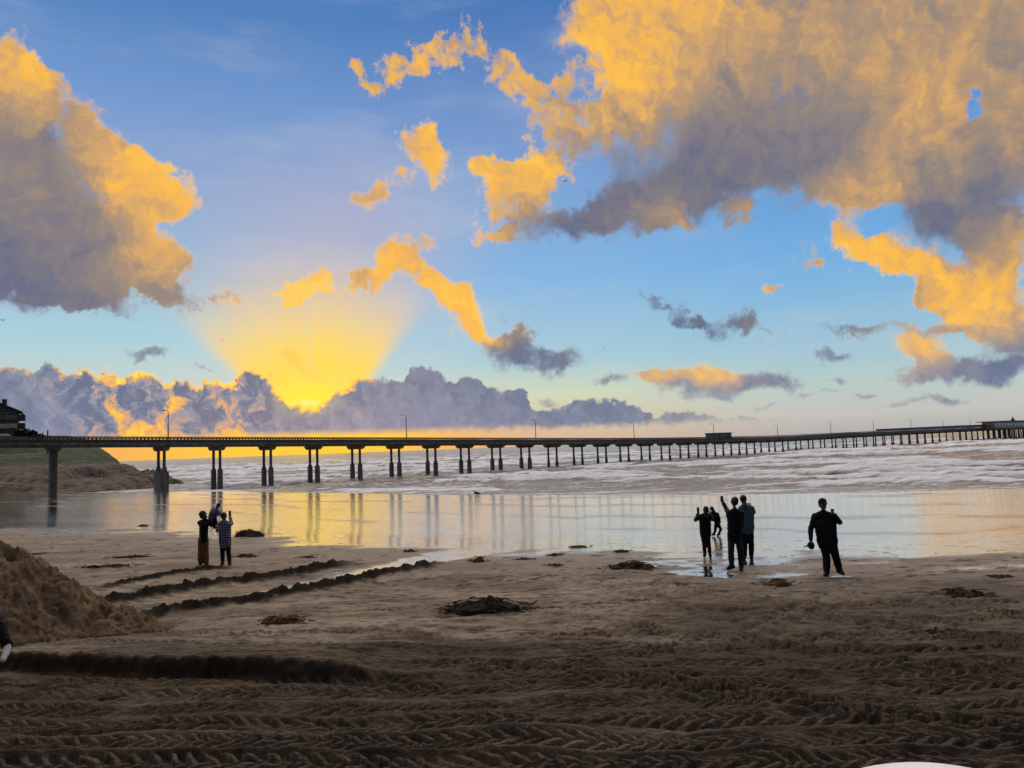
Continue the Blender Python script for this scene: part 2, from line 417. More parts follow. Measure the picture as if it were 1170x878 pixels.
bg_n.inputs[1].default_value = 0.05
bg_c = g.n('ShaderNodeBackground')
g.put(bg_c.inputs[0], sky)
bg_c.inputs[1].default_value = 0.98
add = g.n('ShaderNodeAddShader')
g.put(add.inputs[0], bg_n.outputs[0])
g.put(add.inputs[1], bg_c.outputs[0])
outw = g.n('ShaderNodeOutputWorld')
g.put(outw.inputs[0], add.outputs[0])
world.cycles.sampling_method = 'MANUAL'
world.cycles.sample_map_resolution = 512
S.cycles.use_adaptive_sampling = True
S.cycles.adaptive_threshold = 0.02
S.cycles.adaptive_min_samples = 16
S.cycles.max_bounces = 5
S.cycles.diffuse_bounces = 2
S.cycles.glossy_bounces = 3
S.cycles.use_denoising = True
S.cycles.use_fast_gi = False


# ------------------------------------------------------------------ numeric noise for terrain
_rs = np.random.RandomState(7)
_PERM = _rs.permutation(512)
_PERM = np.concatenate([_PERM, _PERM])
_GA = _rs.rand(512) * 2 * np.pi
_GX, _GY = np.cos(_GA), np.sin(_GA)


def perlin(x, y):
    xi, yi = np.floor(x).astype(np.int64), np.floor(y).astype(np.int64)
    xf, yf = x - xi, y - yi
    u, v = xf * xf * xf * (xf * (xf * 6 - 15) + 10), yf * yf * yf * (yf * (yf * 6 - 15) + 10)

    def gr(ix, iy, fx, fy):
        h = _PERM[_PERM[ix & 511] + (iy & 511)]
        return _GX[h] * fx + _GY[h] * fy
    a, b = gr(xi, yi, xf, yf), gr(xi + 1, yi, xf - 1, yf)
    c, d = gr(xi, yi + 1, xf, yf - 1), gr(xi + 1, yi + 1, xf - 1, yf - 1)
    return (a + u * (b - a)) + v * ((c + u * (d - c)) - (a + u * (b - a)))


def fbm(x, y, octv=4, rough=0.5, ox=0.0):
    s, a, f = 0.0, 1.0, 1.0
    for k in range(octv):
        s = s + a * perlin(x * f + ox + 17.3 * k, y * f + 5.1 * k + ox * .37)
        a *= rough
        f *= 2.03
    return s * 1.4


def sstep(x, a, b):
    t = np.clip((x - a) / (b - a), 0, 1)
    return t * t * (3 - 2 * t)


def poly_dist(X, Y, pts):
    """distance to a polyline, the side (+ is left of its direction) and the length along it, 0..1"""
    best = np.full(X.shape, 1e9)
    side = np.zeros(X.shape)
    along = np.zeros(X.shape)
    L = [0.0]
    for a, b in zip(pts, pts[1:]):
        L.append(L[-1] + math.hypot(b[0] - a[0], b[1] - a[1]))
    for i, (a, b) in enumerate(zip(pts, pts[1:])):
        ux, uy = b[0] - a[0], b[1] - a[1]
        l2 = ux * ux + uy * uy
        t = np.clip(((X - a[0]) * ux + (Y - a[1]) * uy) / l2, 0, 1)
        qx, qy = X - a[0] - t * ux, Y - a[1] - t * uy
        d = np.hypot(qx, qy)
        m = d < best
        best = np.where(m, d, best)
        side = np.where(m, np.sign(ux * qy - uy * qx), side)
        along = np.where(m, (L[i] + t * math.sqrt(l2)), along)
    return best, side, along, L[-1]


def px_line(pts, z=0.0):
    return [tuple(at_z(x, y, z)[:2]) for x, y in pts]


SHORE_X = [-400, -73, -41, -14, 0, 16, 34, 300]
SHORE_Y = [150, 105, 92, 72, 61, 53, 49, 40]
WET_X = [-300, -28, -16, -9, -4.2, .4, 3.2, 4.5, 13.7, 100]
WET_Y = [60, 42, 36, 31, 27, 25, 24.2, 22.4, 21.0, 20]

RIDGES = [
    (px_line([(85, 678), (150, 666), (200, 656), (250, 650), (300, 648)]), .13, .20),
    (px_line([(70, 700), (110, 692), (160, 685), (230, 671), (300, 663), (360, 653), (418, 641)]), .23, .27),
    (px_line([(120, 719), (160, 710), (200, 701), (270, 691), (340, 677), (420, 661), (470, 651), (518, 640)]), .20, .25),
]
SCARP = px_line([(-260, 752), (-40, 759), (60, 764), (150, 768), (300, 772), (385, 776), (520, 790)])
CHANNEL = px_line([(290, 682), (360, 667), (430, 652), (500, 637), (560, 626), (640, 612), (720, 600)], -.02)
CHAN_W = [.35, .62, .85, 1.15, 1.5, 2.2, 3.2]
# (two pixels on the track, width, lug spacing, depth)
TRACKS = [
    # runs of a tractor side by side along the beach, with a few that turn away towards the water
    ((0, 880), (1170, 872), .50, .24, .046), ((0, 857), (1170, 846), .46, .21, .044), ((0, 835), (1170, 822), .48, .24, .042),
    ((0, 815), (1170, 800), .44, .20, .038), ((0, 798), (1170, 782), .44, .23, .038), ((0, 784), (620, 776), .42, .22, .032), ((620, 770), (1170, 838), .46, .25, .046),
    ((560, 762), (1170, 758), .44, .22, .034), ((0, 742), (1170, 741), .44, .24, .030), ((0, 727), (700, 728), .44, .22, .024), ((600, 700), (1170, 776), .40, .24, .030),
    ((700, 655), (1170, 745), .36, .24, .024), ((760, 690), (1170, 735), .36, .22, .024), ((560, 664), (1170, 704), .36, .24, .018),
    ((330, 700), (1000, 690), .36, .24, .016), ((620, 760), (1170, 700), .36, .24, .026),
]
FURROWS = [px_line(p) for p in (
    [(420, 692), (560, 668), (700, 662), (860, 688), (1000, 718), (1170, 738)], [(520, 642), (640, 660), (800, 700), (960, 742), (1170, 770)],
    [(330, 742), (520, 704), (680, 690), (850, 700), (1010, 692), (1170, 676)], [(190, 742), (420, 720), (600, 715), (760, 730), (940, 768)],
    [(640, 652), (760, 668), (900, 674), (1170, 706)], [(600, 735), (760, 712), (900, 700), (1060, 712), (1170, 722)], [(700, 770), (860, 730), (1000, 668), (1100, 645)])]
PUDDLES = [(800, 652, 46, 8), (775, 641, 36, 5), (893, 656, 34, 3.2), (960, 657, 18, 2), (740, 646, 16, 3), (850, 641, 50, 4),
           (620, 616, 60, 5), (420, 613, 60, 3), (470, 640, 20, 2.2)]


def beach(X, Y):
    """beach_rows, block by block of rows, so that near-only detail is worked out near only"""
    out = [beach_rows(X[i:i + 60], Y[i:i + 60]) for i in range(0, len(X), 60)]
    return [np.concatenate(q) for q in zip(*out)]


def beach_rows(X, Y):
    """height of the sand, wetness and darkness at world points"""
    ys = np.interp(X, SHORE_X, SHORE_Y) + 1.2 * fbm(X / 14, Y * 0 + 3, 3)
    yb = np.interp(X, WET_X, WET_Y)
    edge = Y - yb + 2.6 * fbm(X / 5, Y / 2.5, 4, ox=3) + 1.2 * fbm(X / 1.3, Y / .8, 3, ox=9)
    wet = sstep(edge, -1.6, 1.0)
    damp = sstep(edge, -9, 1.5)
    z = -.06 * sstep(Y - yb, -6, 1) - .12 * sstep(Y - yb, -1, 5) - .14 * np.clip((Y - yb) / 42, 0, 1)
    z = z - .15 * np.clip(Y - (ys - 4), 0, 12) - .03 * np.clip(Y - (ys + 8), 0, 60)
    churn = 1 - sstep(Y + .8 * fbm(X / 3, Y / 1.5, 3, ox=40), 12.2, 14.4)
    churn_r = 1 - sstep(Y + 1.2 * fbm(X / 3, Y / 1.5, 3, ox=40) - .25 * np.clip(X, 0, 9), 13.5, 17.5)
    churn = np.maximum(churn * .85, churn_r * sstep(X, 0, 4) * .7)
    dry = 1 - np.clip(damp * 1.1, 0, 1)
    # soft undulation and loose sand
    rough = .25 + .75 * np.clip(1 - sstep(Y, 12, 30), 0, 1)
    near = (1 - wet) * rough
    z = z + near * (.035 * fbm(X / 1.6, Y / .8, 4, ox=11) + .013 * fbm(X / .28, Y / .16, 3, .6, ox=21))
    z = z + .008 * churn * fbm(X / .10, Y / .07, 2, .6, ox=31)
    # drag furrows running mostly along the shore
    sk = Y + .12 * X + .8 * fbm(X / 6, Y / 6, 2, ox=51)
    z = z + .022 * near * fbm(X / 5, sk / .22, 3, .6, ox=61) * (.3 + .7 * sstep(fbm(X / 4, Y / 2, 2, ox=71), -.2, .4))
    wobx, woby = .25 * fbm(X / 2.5, Y / 2.5, 2, ox=81), .22 * fbm(X / 3.1, Y / 2.5, 2, ox=91)
    jit = fbm(X / .35, Y / .35, 2, ox=4)
    jit2 = fbm(X / .16, Y / .14, 3, .6, ox=104)
    pitted = Y.min() < 24 and Y.max() > 3
    for k, (a, b, w, p, dep) in enumerate(TRACKS if pitted else []):
        (ax, ay), (bx, by) = at_z(*a)[:2], at_z(*b)[:2]
        l = math.hypot(bx - ax, by - ay)
        ux, uy = (bx - ax) / l, (by - ay) / l
        xx, yy = X + wobx - ax, Y + woby - ay
        if np.abs(-xx * uy + yy * ux).min() > w:
            continue
        s = xx * ux + yy * uy + .03 * jit
        d = -xx * uy + yy * ux + .015 * np.roll(jit, 7 * k + 3, 1)
        q = np.abs(d) / (w / 2)
        inside = 1 - sstep(q, .82, 1.05)
        side = np.sign(d)
        ph = (s + np.abs(d) * 1.25 + (side > 0) * p * .5) / p
        fr = ph - np.floor(ph)
        lug = sstep(fr, .03, .12) * (1 - sstep(fr, .42, .52))
        pn = fbm(X / 1.2, Y / .8, 2, ox=7 * k + 5)
        patchy = .30 + .70 * sstep(pn, -.5, .0)
        lug = lug * (.90 + .15 * sstep(jit2, -.4, .4))
        lo = -3 if a[0] > 100 else -100
        endf = sstep(s, lo, lo + 3) if lo > -50 else 1
        rim = np.exp(-((q - 1.18) / .16) ** 2)
        z = z + endf * patchy * near ** .3 * 1.9 * (inside * (-dep * .55 + dep * 1.25 * lug) + .6 * dep * rim)
    for k, pts in enumerate(FURROWS if pitted and Y.max() > 11 else []):
        d, sd, al, L = poly_dist(X + .3 * wobx, Y + .5 * woby, pts)
        tap = sstep(al, 0, 2) * (1 - sstep(al, L - 2, L))
        for off in (0, .42):
            e = d * sd - off
            z = z + near * tap * (-.045 * np.exp(-(e / .07) ** 2) + .030 * np.exp(-((e + .13) / .06) ** 2) + .02 * np.exp(-((e - .13) / .06) ** 2)) * (.5 + .5 * sstep(jit2, -.5, .3))
    dark = np.zeros(X.shape)
    for pts, h, w in (RIDGES if Y.max() > 14 and Y.min() < 30 else []):
        d, sd, al, L = poly_dist(X, Y + .12 * fbm(X / .8, Y / .8, 3, ox=15), pts)
        tap = sstep(al, 0, 1.2) * (1 - sstep(al, L - 1.6, L))
        lump = np.clip(.85 + .42 * fbm(X / .35, Y / .3, 4, .65, ox=66), .2, 2)
        z = z + h * tap * lump * np.exp(-(d / w) ** 2)
        dark = np.maximum(dark, tap * (1 - sstep(d + .08 * fbm(X / .3, Y / .3, 3, ox=5), w * .8, w * 1.7)))
    d, sd, al, L = poly_dist(X, Y + .10 * fbm(X / .7, Y / .7, 3, ox=25), SCARP)
    sd_d = d * sd
    amp = .24 * (1 - sstep(X, -3.4, -1.0))
    far_ = np.clip(sd_d, 0, 9)
    z = z + amp * sstep(sd_d, -.03, .10) * np.exp(-far_ / 1.6) - .07 * (amp / .24) * np.exp(-((sd_d + .16) / .16) ** 2)
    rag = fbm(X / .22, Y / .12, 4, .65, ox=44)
    scarp_shade = 1 - sstep(np.abs(sd_d + .02 + .07 * rag), .08, .20)
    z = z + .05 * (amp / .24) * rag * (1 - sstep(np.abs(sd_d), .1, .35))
    dark = np.maximum(dark, .85 * (amp / .24) * scarp_shade)  # shade of the step's near face, painted dark into the sand colour
    # channel of water draining to the sea
    d, sd, al, L = poly_dist(X, Y + .25 * fbm(X / 1.2, Y / .7, 3, ox=35), CHANNEL)
    cw = np.interp(al, np.linspace(0, L, len(CHAN_W)), CHAN_W)
    ch = 1 - sstep(d / cw + .35 * fbm(X / .8, Y / .5, 3, ox=55), .75, 1.15)
    for (x, y, rx, ry) in PUDDLES:
        c = at_z(x, y)
        ax = abs(at_z(x + rx, y).x - at_z(x - rx, y).x) / 2
        ay = abs(at_z(x, y - ry).y - at_z(x, y + ry).y) / 2
        dd = np.hypot((X - c.x) / ax, (Y - c.y) / ay) + .55 * fbm(X / .9, Y / .6, 4, .6, ox=x * .1)
        ch = np.maximum(ch, 1 - sstep(dd, .7, .95))
    z = np.minimum(z, z * (1 - ch) - ch * .035)
    wet = np.maximum(wet, ch)
    dark = dark * (1 - ch)
    # thin weed scattered by the tide
    weed = sstep(fbm(X / .9, Y / .35, 4, .6, ox=77), .62, .8) * sstep(Y, 14, 20) * (1 - sstep(Y - yb, 0, 8))
    dark = np.maximum(dark, weed * .8 * (1 - ch))
    z = z + .02 * weed * (1 - ch)
    # streaks of debris pressed into the sand
    streak = sstep(fbm(X / 1.1, (Y + .15 * X) / .16, 4, .62, ox=87), .08, .5) * sstep(Y, 9, 12) * (1 - sstep(Y, 19, 25)) * (.35 + .65 * sstep(fbm(X / 3, Y / 1.5, 3, ox=17), -.1, .4))
    dark = np.maximum(dark, streak * .75 * (1 - wet))
    # thin lines of foam left by the last waves on the mirror of wet sand
    film = np.zeros(X.shape)
    if Y.max() > 26:
        for off, wd, ph in ((3.5, .9, 0), (8, 1.1, 20), (14, .8, 40), (21, .7, 60), (27, .5, 80)):
            e = Y - (ys - off) + 2.2 * fbm(X / 13 + ph, X * 0 + off, 4, .55) + .35 * fbm(X / 2, Y / 2, 2, ox=ph)
            film = np.maximum(film, np.exp(-(e / wd) ** 2) * sstep(fbm(X / 9, X * 0 + off * 3, 3, ox=ph), -.25, .25))
        film = film * sstep(edge, .3, 1.5)
    return z, wet, damp, dark, churn, film


def grid_mesh(name, X, Y, Z, mat, attrs=None, smooth=True):
    r, c = X.shape
    me = bpy.data.meshes.new(name)
    n = r * c
    co = np.stack([X, Y, Z], -1).reshape(-1, 3).astype(np.float32)
    me.vertices.add(n)
    me.vertices.foreach_set('co', co.ravel())
    idx = np.arange(n).reshape(r, c)
    q = np.stack([idx[:-1, :-1], idx[:-1, 1:], idx[1:, 1:], idx[1:, :-1]], -1).reshape(-1, 4)
    nf = len(q)
    me.loops.add(nf * 4)
    me.loops.foreach_set('vertex_index', q.ravel().astype(np.int32))
    me.polygons.add(nf)
    me.polygons.foreach_set('loop_start', np.arange(0, nf * 4, 4, dtype=np.int32))
    me.polygons.foreach_set('use_smooth', np.full(nf, smooth))
    me.update(calc_edges=True)
    for k, v in (attrs or {}).items():
        at = me.attributes.new(k, 'FLOAT', 'POINT')
        at.data.foreach_set('value', v.reshape(-1).astype(np.float32))
    me.materials.append(mat)
    o = bpy.data.objects.new(name, me)
    COL.objects.link(o)
    return o


def new_mat(name):
    m = bpy.data.materials.new(name)
    m.use_nodes = True
    nt = NT(m.node_tree)
    b = m.node_tree.nodes['Principled BSDF']
    return m, nt, b


def attr(nt, name):
    return nt.n('ShaderNodeAttribute', attribute_name=name).outputs['Fac']


def bump(nt, h, strength, dist, normal=None):
    nd = nt.n('ShaderNodeBump')
    nt.put(nd.inputs['Height'], h)
    nt.put(nd.inputs['Strength'], strength)
    nd.inputs['Distance'].default_value = dist
    if normal is not None:
        nt.put(nd.inputs['Normal'], normal)
    return nd.outputs[0]


# sand
sand_mat, nt, bs = new_mat('sand')
pos = nt.n('ShaderNodeNewGeometry').outputs['Position']
wet_a, damp_a, dark_a, churn_a = (attr(nt, k) for k in ('wet', 'damp', 'dark', 'churn'))
n1 = nt.noise(nt.vm('MULTIPLY', pos, (.35, .9, 1)), 1.0, 6, .6)
n2 = nt.noise(nt.vm('MULTIPLY', pos, (2.2, 6, 2)), 1.0, 6, .65)
n3 = nt.noise(pos, 60, 3, .6)
dry_c = nt.mix(nt.mr(n1, .35, .65, smooth=True), (.19, .155, .118), (.42, .345, .262))
dry_c = nt.mix(nt.mr(n2, .42, .68, smooth=True), dry_c, (.115, .092, .07))
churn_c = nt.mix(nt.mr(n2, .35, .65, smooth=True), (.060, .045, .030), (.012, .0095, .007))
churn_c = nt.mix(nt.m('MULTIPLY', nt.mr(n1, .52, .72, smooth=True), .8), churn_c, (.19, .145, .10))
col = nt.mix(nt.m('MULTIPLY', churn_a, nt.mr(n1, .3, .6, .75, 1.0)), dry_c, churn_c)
col = nt.mix(damp_a, col, (.17, .135, .108))
col = nt.mix(nt.m('MULTIPLY', nt.mr(n3, .35, .65), .55), col, (.045, .034, .025))
col = nt.mix(wet_a, col, (.030, .026, .023))
film_a = nt.m('MULTIPLY', attr(nt, 'film'), nt.mr(nt.noise(nt.vm('MULTIPLY', pos, (.6, 1.5, 1)), 1.0, 5, .65), .35, .6))
col = nt.mix(nt.m('MULTIPLY', film_a, .5), col, (.55, .52, .50))
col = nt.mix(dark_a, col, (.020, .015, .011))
nt.put(bs.inputs['Base Color'], col)
r_d = nt.mr(n2, .35, .65, .42, .30)
rdry = nt.mix(churn_a, (.72, .72, .72), (.55, .55, .55))
rg = nt.m('ADD', nt.m('MULTIPLY', nt.m('SUBTRACT', 1.0, damp_a), rdry), nt.m('MULTIPLY', damp_a, r_d))
rip = nt.noise(nt.vm('MULTIPLY', pos, (.25, 1.6, 1)), 1.0, 4, .6)
rg = nt.mix(wet_a, rg, nt.mr(rip, .45, .7, .05, .16))
rg = nt.mix(nt.m('MULTIPLY', film_a, .7), rg, (.7, .7, .7))
rg = nt.mix(dark_a, rg, (.75, .75, .75))
nt.put(bs.inputs['Roughness'], rg)
bs.inputs['IOR'].default_value = 1.33
spec_v = (nt.m('ADD', nt.m('SUBTRACT', .15, nt.m('MULTIPLY', churn_a, .11)), nt.m('MULTIPLY', nt.m('MAXIMUM', wet_a, nt.m('MULTIPLY', damp_a, .6)), .35)))
nt.put(bs.inputs['Specular IOR Level'], nt.m('MULTIPLY', spec_v, nt.m('SUBTRACT', 1.0, nt.m('MULTIPLY', dark_a, .8))))
hb = nt.m('ADD', nt.m('MULTIPLY', nt.noise(pos, 26, 5, .65), 1.0), nt.m('MULTIPLY', n3, .35))
hb = nt.m('MULTIPLY', hb, nt.m('SUBTRACT', 1.0, nt.m('MULTIPLY', wet_a, 1.0)))
b1 = bump(nt, hb, nt.m('SUBTRACT', .9, nt.m('MULTIPLY', damp_a, .55)), .045)
ripw = nt.noise(nt.vm('MULTIPLY', pos, (.22, 2.4, 1)), 1.0, 5, .62)
ripf = nt.noise(nt.vm('MULTIPLY', pos, (.5, 8.0, 1)), 1.0, 3, .6)
b2 = bump(nt, nt.m('MULTIPLY', nt.m('ADD', ripw, nt.m('MULTIPLY', ripf, .35)), wet_a), .5, .035, b1)
nt.put(bs.inputs['Coat Weight'], nt.m('MULTIPLY', wet_a, nt.m('SUBTRACT', 1.0, film_a)))
bs.inputs['Coat IOR'].default_value = 1.5
bs.inputs['Coat Roughness'].default_value = .05
nt.put(bs.inputs['Coat Normal'], b2)
nt.put(bs.inputs['Normal'], b2)

inv = np.linspace(1 / 5.0, 1 / 118.0, 960)
rows = np.concatenate([np.linspace(-14, 4.8, 24), 1 / inv])
cs = np.concatenate([-np.geomspace(9, .83, 46), np.linspace(-.81, .81, 1180), np.geomspace(.83, 9, 46)])
YY = np.repeat(rows[:, None], len(cs), 1)
XX = cs[None, :] * np.maximum(YY, 4.5)
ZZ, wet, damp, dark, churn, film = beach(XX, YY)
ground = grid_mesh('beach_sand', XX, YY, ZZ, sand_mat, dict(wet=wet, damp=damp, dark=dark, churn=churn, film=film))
ground['kind'] = 'structure'


def ground_z(x, y):
    return float(beach(np.array([[x]]), np.array([[y]]))[0][0, 0])


# sea
sea_mat, nt, bs = new_mat('sea_water')
pos = nt.n('ShaderNodeNewGeometry').outputs['Position']
foam_a = attr(nt, 'foam')
sp_ = nt.n('ShaderNodeSeparateXYZ')
nt.put(sp_.inputs[0], pos)
fz = nt.noise(nt.vm('MULTIPLY', pos, (.10, .30, 1)), 1.0, 8, .68, dist=.6)
fz2 = nt.noise(nt.vm('MULTIPLY', pos, (.7, 1.6, 1)), 1.0, 6, .65, dist=.4)
fm = nt.m('ADD', nt.m('MULTIPLY', fz, .55), nt.m('MULTIPLY', fz2, .60))
fs = nt.noise(nt.vm('MULTIPLY', pos, (.035, .42, 1)), 1.0, 5, .6, dist=.8)
fm = nt.m('ADD', fm, nt.m('MULTIPLY', nt.m('SUBTRACT', fs, .5), .9))
fm = nt.m('ADD', fm, foam_a)
foam = nt.mr(fm, .61, .80, 0, 1, smooth=True)
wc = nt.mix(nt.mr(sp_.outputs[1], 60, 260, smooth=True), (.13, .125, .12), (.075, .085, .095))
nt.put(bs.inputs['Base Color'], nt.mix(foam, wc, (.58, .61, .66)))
nt.put(bs.inputs['Roughness'], nt.mix(foam, (.20, .20, .20), (.7, .7, .7)))
bs.inputs['IOR'].default_value = 1.33
h1 = nt.noise(nt.vm('MULTIPLY', pos, (.35, .9, 1)), 1.0, 6, .6, dist=.5)
h2 = nt.noise(nt.vm('MULTIPLY', pos, (1.8, 4.2, 1)), 1.0, 4, .6)
b1 = bump(nt, h1, .8, .5)
b2 = bump(nt, nt.m('ADD', h2, nt.m('MULTIPLY', foam, .35)), .5, .07, b1)
nt.put(bs.inputs['Normal'], b2)


def sea_h(X, Y):
    ys = np.interp(X, SHORE_X, SHORE_Y)
    q = Y - ys                                     # distance from the shore
    z = -.93 + .12 * np.exp(-np.clip(q, 0, 200) / 14) - .06 * np.clip(-q, 0, 100)
    foam = np.zeros(X.shape)
    wl = 8 + .05 * np.clip(q, 0, 400)
    ph0 = 2 * np.pi * np.log(1 + np.clip(q, 0, None) * .05 / 8) / .05 / 1.0
    ph0 = ph0 / 1.0 + 2.4 * fbm(X / 46, Y / 60, 3, ox=2) * 2.2
    env = sstep(q, 1, 18) * (1 - .45 * sstep(q, 300, 1200))
    amp = .18 + .50 * np.clip(.5 + fbm(X / 30, Y / 26, 3, ox=12) * 1.6, 0, 1.2)
    w = .5 + .5 * np.sin(ph0)
    z = z + env * amp * (w ** 4.0 - .25) * 1.2
    z = z + env * .13 * fbm(X / 3.5, Y / 1.8, 4, .62, ox=22) + env * .22 * fbm(X / 16, Y / 8, 3, ox=32)
    br = sstep(w, .55, .95) * sstep(amp, .34, .62) * (1 - sstep(q, 180, 330))
    foam = foam + (.34 * sstep(w, .86, .99) * sstep(amp, .26, .5) + .12 * br) * (1 - sstep(q, 250, 600)) + .05 * (1 - sstep(q, 4, 70)) - .05 * sstep(q, 150, 500)
    foam = foam + .12 * (1 - sstep(q + 1.5 * fbm(X / 5, Y / 5, 3, ox=4), -3, 2.5))
    z = z + .03 * fbm(X / 1.6, Y / 1.1, 3, ox=42) * (1 - sstep(q, 60, 160))
    return z, foam


inv = np.linspace(1 / 34.0, 1 / 1500.0, 900)
rows = np.concatenate([1 / inv, np.geomspace(1600, 45000, 40)])
cs = np.concatenate([-np.geomspace(9, .83, 40), np.linspace(-.81, .81, 760), np.geomspace(.83, 9, 40)])
YY = np.repeat(rows[:, None], len(cs), 1)
XX = cs[None, :] * YY
ZZ, foam_v = sea_h(XX, YY)
ZZ = np.where(YY > 1500, -.93, ZZ)
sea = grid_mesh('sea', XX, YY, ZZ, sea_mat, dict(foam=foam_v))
sea['kind'] = 'structure'


# ------------------------------------------------------------------ mesh helpers
class MB:
    """collects shapes and links them as one mesh object; points are in world space, the object is placed at ORG"""
    def __init__(self, org=(0, 0, 0)):
        self.bm = bmesh.new()
        self.o = Vector(org)

    def box(self, c, size, rz=0.0, bevel=0.0, ax=None):
        m = ax.to_4x4() if ax is not None else Matrix.Rotation(rz, 4, 'Z')
        m = Matrix.Translation(Vector(c) - self.o) @ m @ Matrix.Diagonal((*size, 1))
        r = bmesh.ops.create_cube(self.bm, size=1.0, matrix=m)
        if bevel:
            es = list({e for v in r['verts'] for e in v.link_edges})
            bmesh.ops.bevel(self.bm, geom=es, offset=bevel, segments=2, affect='EDGES', profile=.5)
        return self

    def prism(self, pts_a, pts_b):
        """a closed solid between two outlines with the same number of points"""
        a = [self.bm.verts.new(Vector(p) - self.o) for p in pts_a]
        b = [self.bm.verts.new(Vector(p) - self.o) for p in pts_b]
        n = len(a)
        self.bm.faces.new(a[::-1])
        self.bm.faces.new(b)
        for i in range(n):
            self.bm.faces.new((a[i], a[(i + 1) % n], b[(i + 1) % n], b[i]))
        return self

    def tube(self, p0, p1, r0, r1=None, seg=8):
        p0, p1 = Vector(p0), Vector(p1)
        r1 = r0 if r1 is None else r1
        d = p1 - p0
        q = d.to_track_quat('Z', 'Y').to_matrix().to_4x4()
        m = Matrix.Translation((p0 + p1) / 2 - self.o) @ q
        bmesh.ops.create_cone(self.bm, cap_ends=True, segments=seg, radius1=r0, radius2=r1, depth=d.length, matrix=m)
        return self

    def ball(self, c, r, sub=2, scale=(1, 1, 1), rot=None):
        m = Matrix.Translation(Vector(c) - self.o) @ (rot.to_4x4() if rot is not None else Matrix.Identity(4)) @ Matrix.Diagonal((r * scale[0], r * scale[1], r * scale[2], 1))
        bmesh.ops.create_icosphere(self.bm, subdivisions=sub, radius=1.0, matrix=m)
        return self

    def hull(self, balls):
        """convex skin round balls given as (centre, radius)"""
        t = bmesh.new()
        for c, r in balls:
            bmesh.ops.create_icosphere(t, subdivisions=2, radius=r, matrix=Matrix.Translation(Vector(c) - self.o))
        t.faces.ensure_lookup_table()
        pts = [v.co.copy() for v in t.verts]
        t.free()
        t = bmesh.new()
        for p in pts:
            t.verts.new(p)
        bmesh.ops.convex_hull(t, input=t.verts[:])
        mp = {}
        for f in t.faces:
            for v in f.verts:
                if v not in mp:
                    mp[v] = self.bm.verts.new(v.co)
            try:
                self.bm.faces.new([mp[v] for v in f.verts])
            except ValueError:
                pass
        t.free()
        return self

    def build(self, name, mat, parent=None, smooth=False):
        bmesh.ops.recalc_face_normals(self.bm, faces=self.bm.faces)
        me = bpy.data.meshes.new(name)
        self.bm.to_mesh(me)
        self.bm.free()
        me.materials.append(mat)
        if smooth:
            me.polygons.foreach_set('use_smooth', [True] * len(me.polygons))
        o = bpy.data.objects.new(name, me)
        COL.objects.link(o)
        if parent is not None:
            o.parent = parent
        else:
            o.location = self.o
        return o


def tag(o, label, cat, group=None):
    o['label'] = label
    o['category'] = cat
    if group:
        o['group'] = group
    return o


def empty(name, loc, label, cat, group=None):
    o = bpy.data.objects.new(name, None)
    o.empty_display_size = .2
    COL.objects.link(o)
    o.location = loc
    return tag(o, label, cat, group)


def paint(name, c, rough=.7, var=.35, scale=6.0, metal=0.0, bumpd=0.0, spec=.4):
    m, nt, b = new_mat(name)
    tcn = nt.n('ShaderNodeTexCoord').outputs['Object']
    nz = nt.noise(tcn, scale, 5, .6)
    dk = tuple(v * (1 - var) for v in c)
    lt = tuple(min(1, v * (1 + var * .6)) for v in c)
    nt.put(b.inputs['Base Color'], nt.mix(nt.mr(nz, .3, .7, smooth=True), dk, lt))
    b.inputs['Roughness'].default_value = rough
    b.inputs['Metallic'].default_value = metal
    b.inputs['Specular IOR Level'].default_value = spec
    if bumpd:
        nt.put(b.inputs['Normal'], bump(nt, nz, .6, bumpd))
    return m


concrete = paint('weathered_concrete', (.17, .145, .12), .85, .45, 1.6, bumpd=.03)
pile_mat = paint('wet_concrete_pile', (.15, .13, .11), .7, .5, 2.2, bumpd=.03)
rail_mat = paint('dark_rail', (.055, .05, .045), .6, .3, 3)
steel = paint('lamp_steel', (.10, .10, .10), .5, .2, 3, metal=.6)
lamp_head_mat = paint('lamp_head', (.16, .16, .15), .5, .2, 3)
glass_dark = paint('window_glass', (.03, .035, .045), .12, .2, 2, spec=.6)

# ------------------------------------------------------------------ pier
Y0 = 100.0
PX0, PA, PB = -.4623 * Y0, .0536 * Y0, .0488 * Y0
PU = Vector((PA, PB, 0)).normalized()
PN = Vector((-PU.y, PU.x, 0))
PIER_RZ = math.atan2(PU.y, PU.x)
_pi = [-12, -2.4, 0, 5, 9, 13, 17.2, 21, 25, 29, 37.4, 44, 60, 78]
_ph = [4.6, 3.33, 2.92, 2.16, 1.54, .95, .62, .46, .56, .80, 1.06, 1.25, 1.45, 1.6]
_gi = np.linspace(-12, 78, 361)
_gh = np.interp(_gi, _pi, _ph)
_gh = np.convolve(np.pad(_gh, 6, mode='edge'), np.ones(13) / 13, 'valid')


def pier_i(px):
    t = (px - 585) / F_PX
    return (t * 1.0 - PX0 / Y0) / (PA / Y0 - PB / Y0 * t)


def pier_pt(i, n=0.0, z=0.0):
    return Vector((PX0 + PA * i, Y0 + PB * i, z)) + PN * n


def rail_z(i):
    return CAM_Z + float(np.interp(i, _gi, _gh))


RAIL_H, SLAB, DW = .78, .50, 4.5
P_ORG = pier_pt(0, 0, -.8)
pier = empty('pier', P_ORG, 'long dark concrete pier on paired columns running out over the surf', 'pier')
ii = np.arange(-12, 78.01, .5)
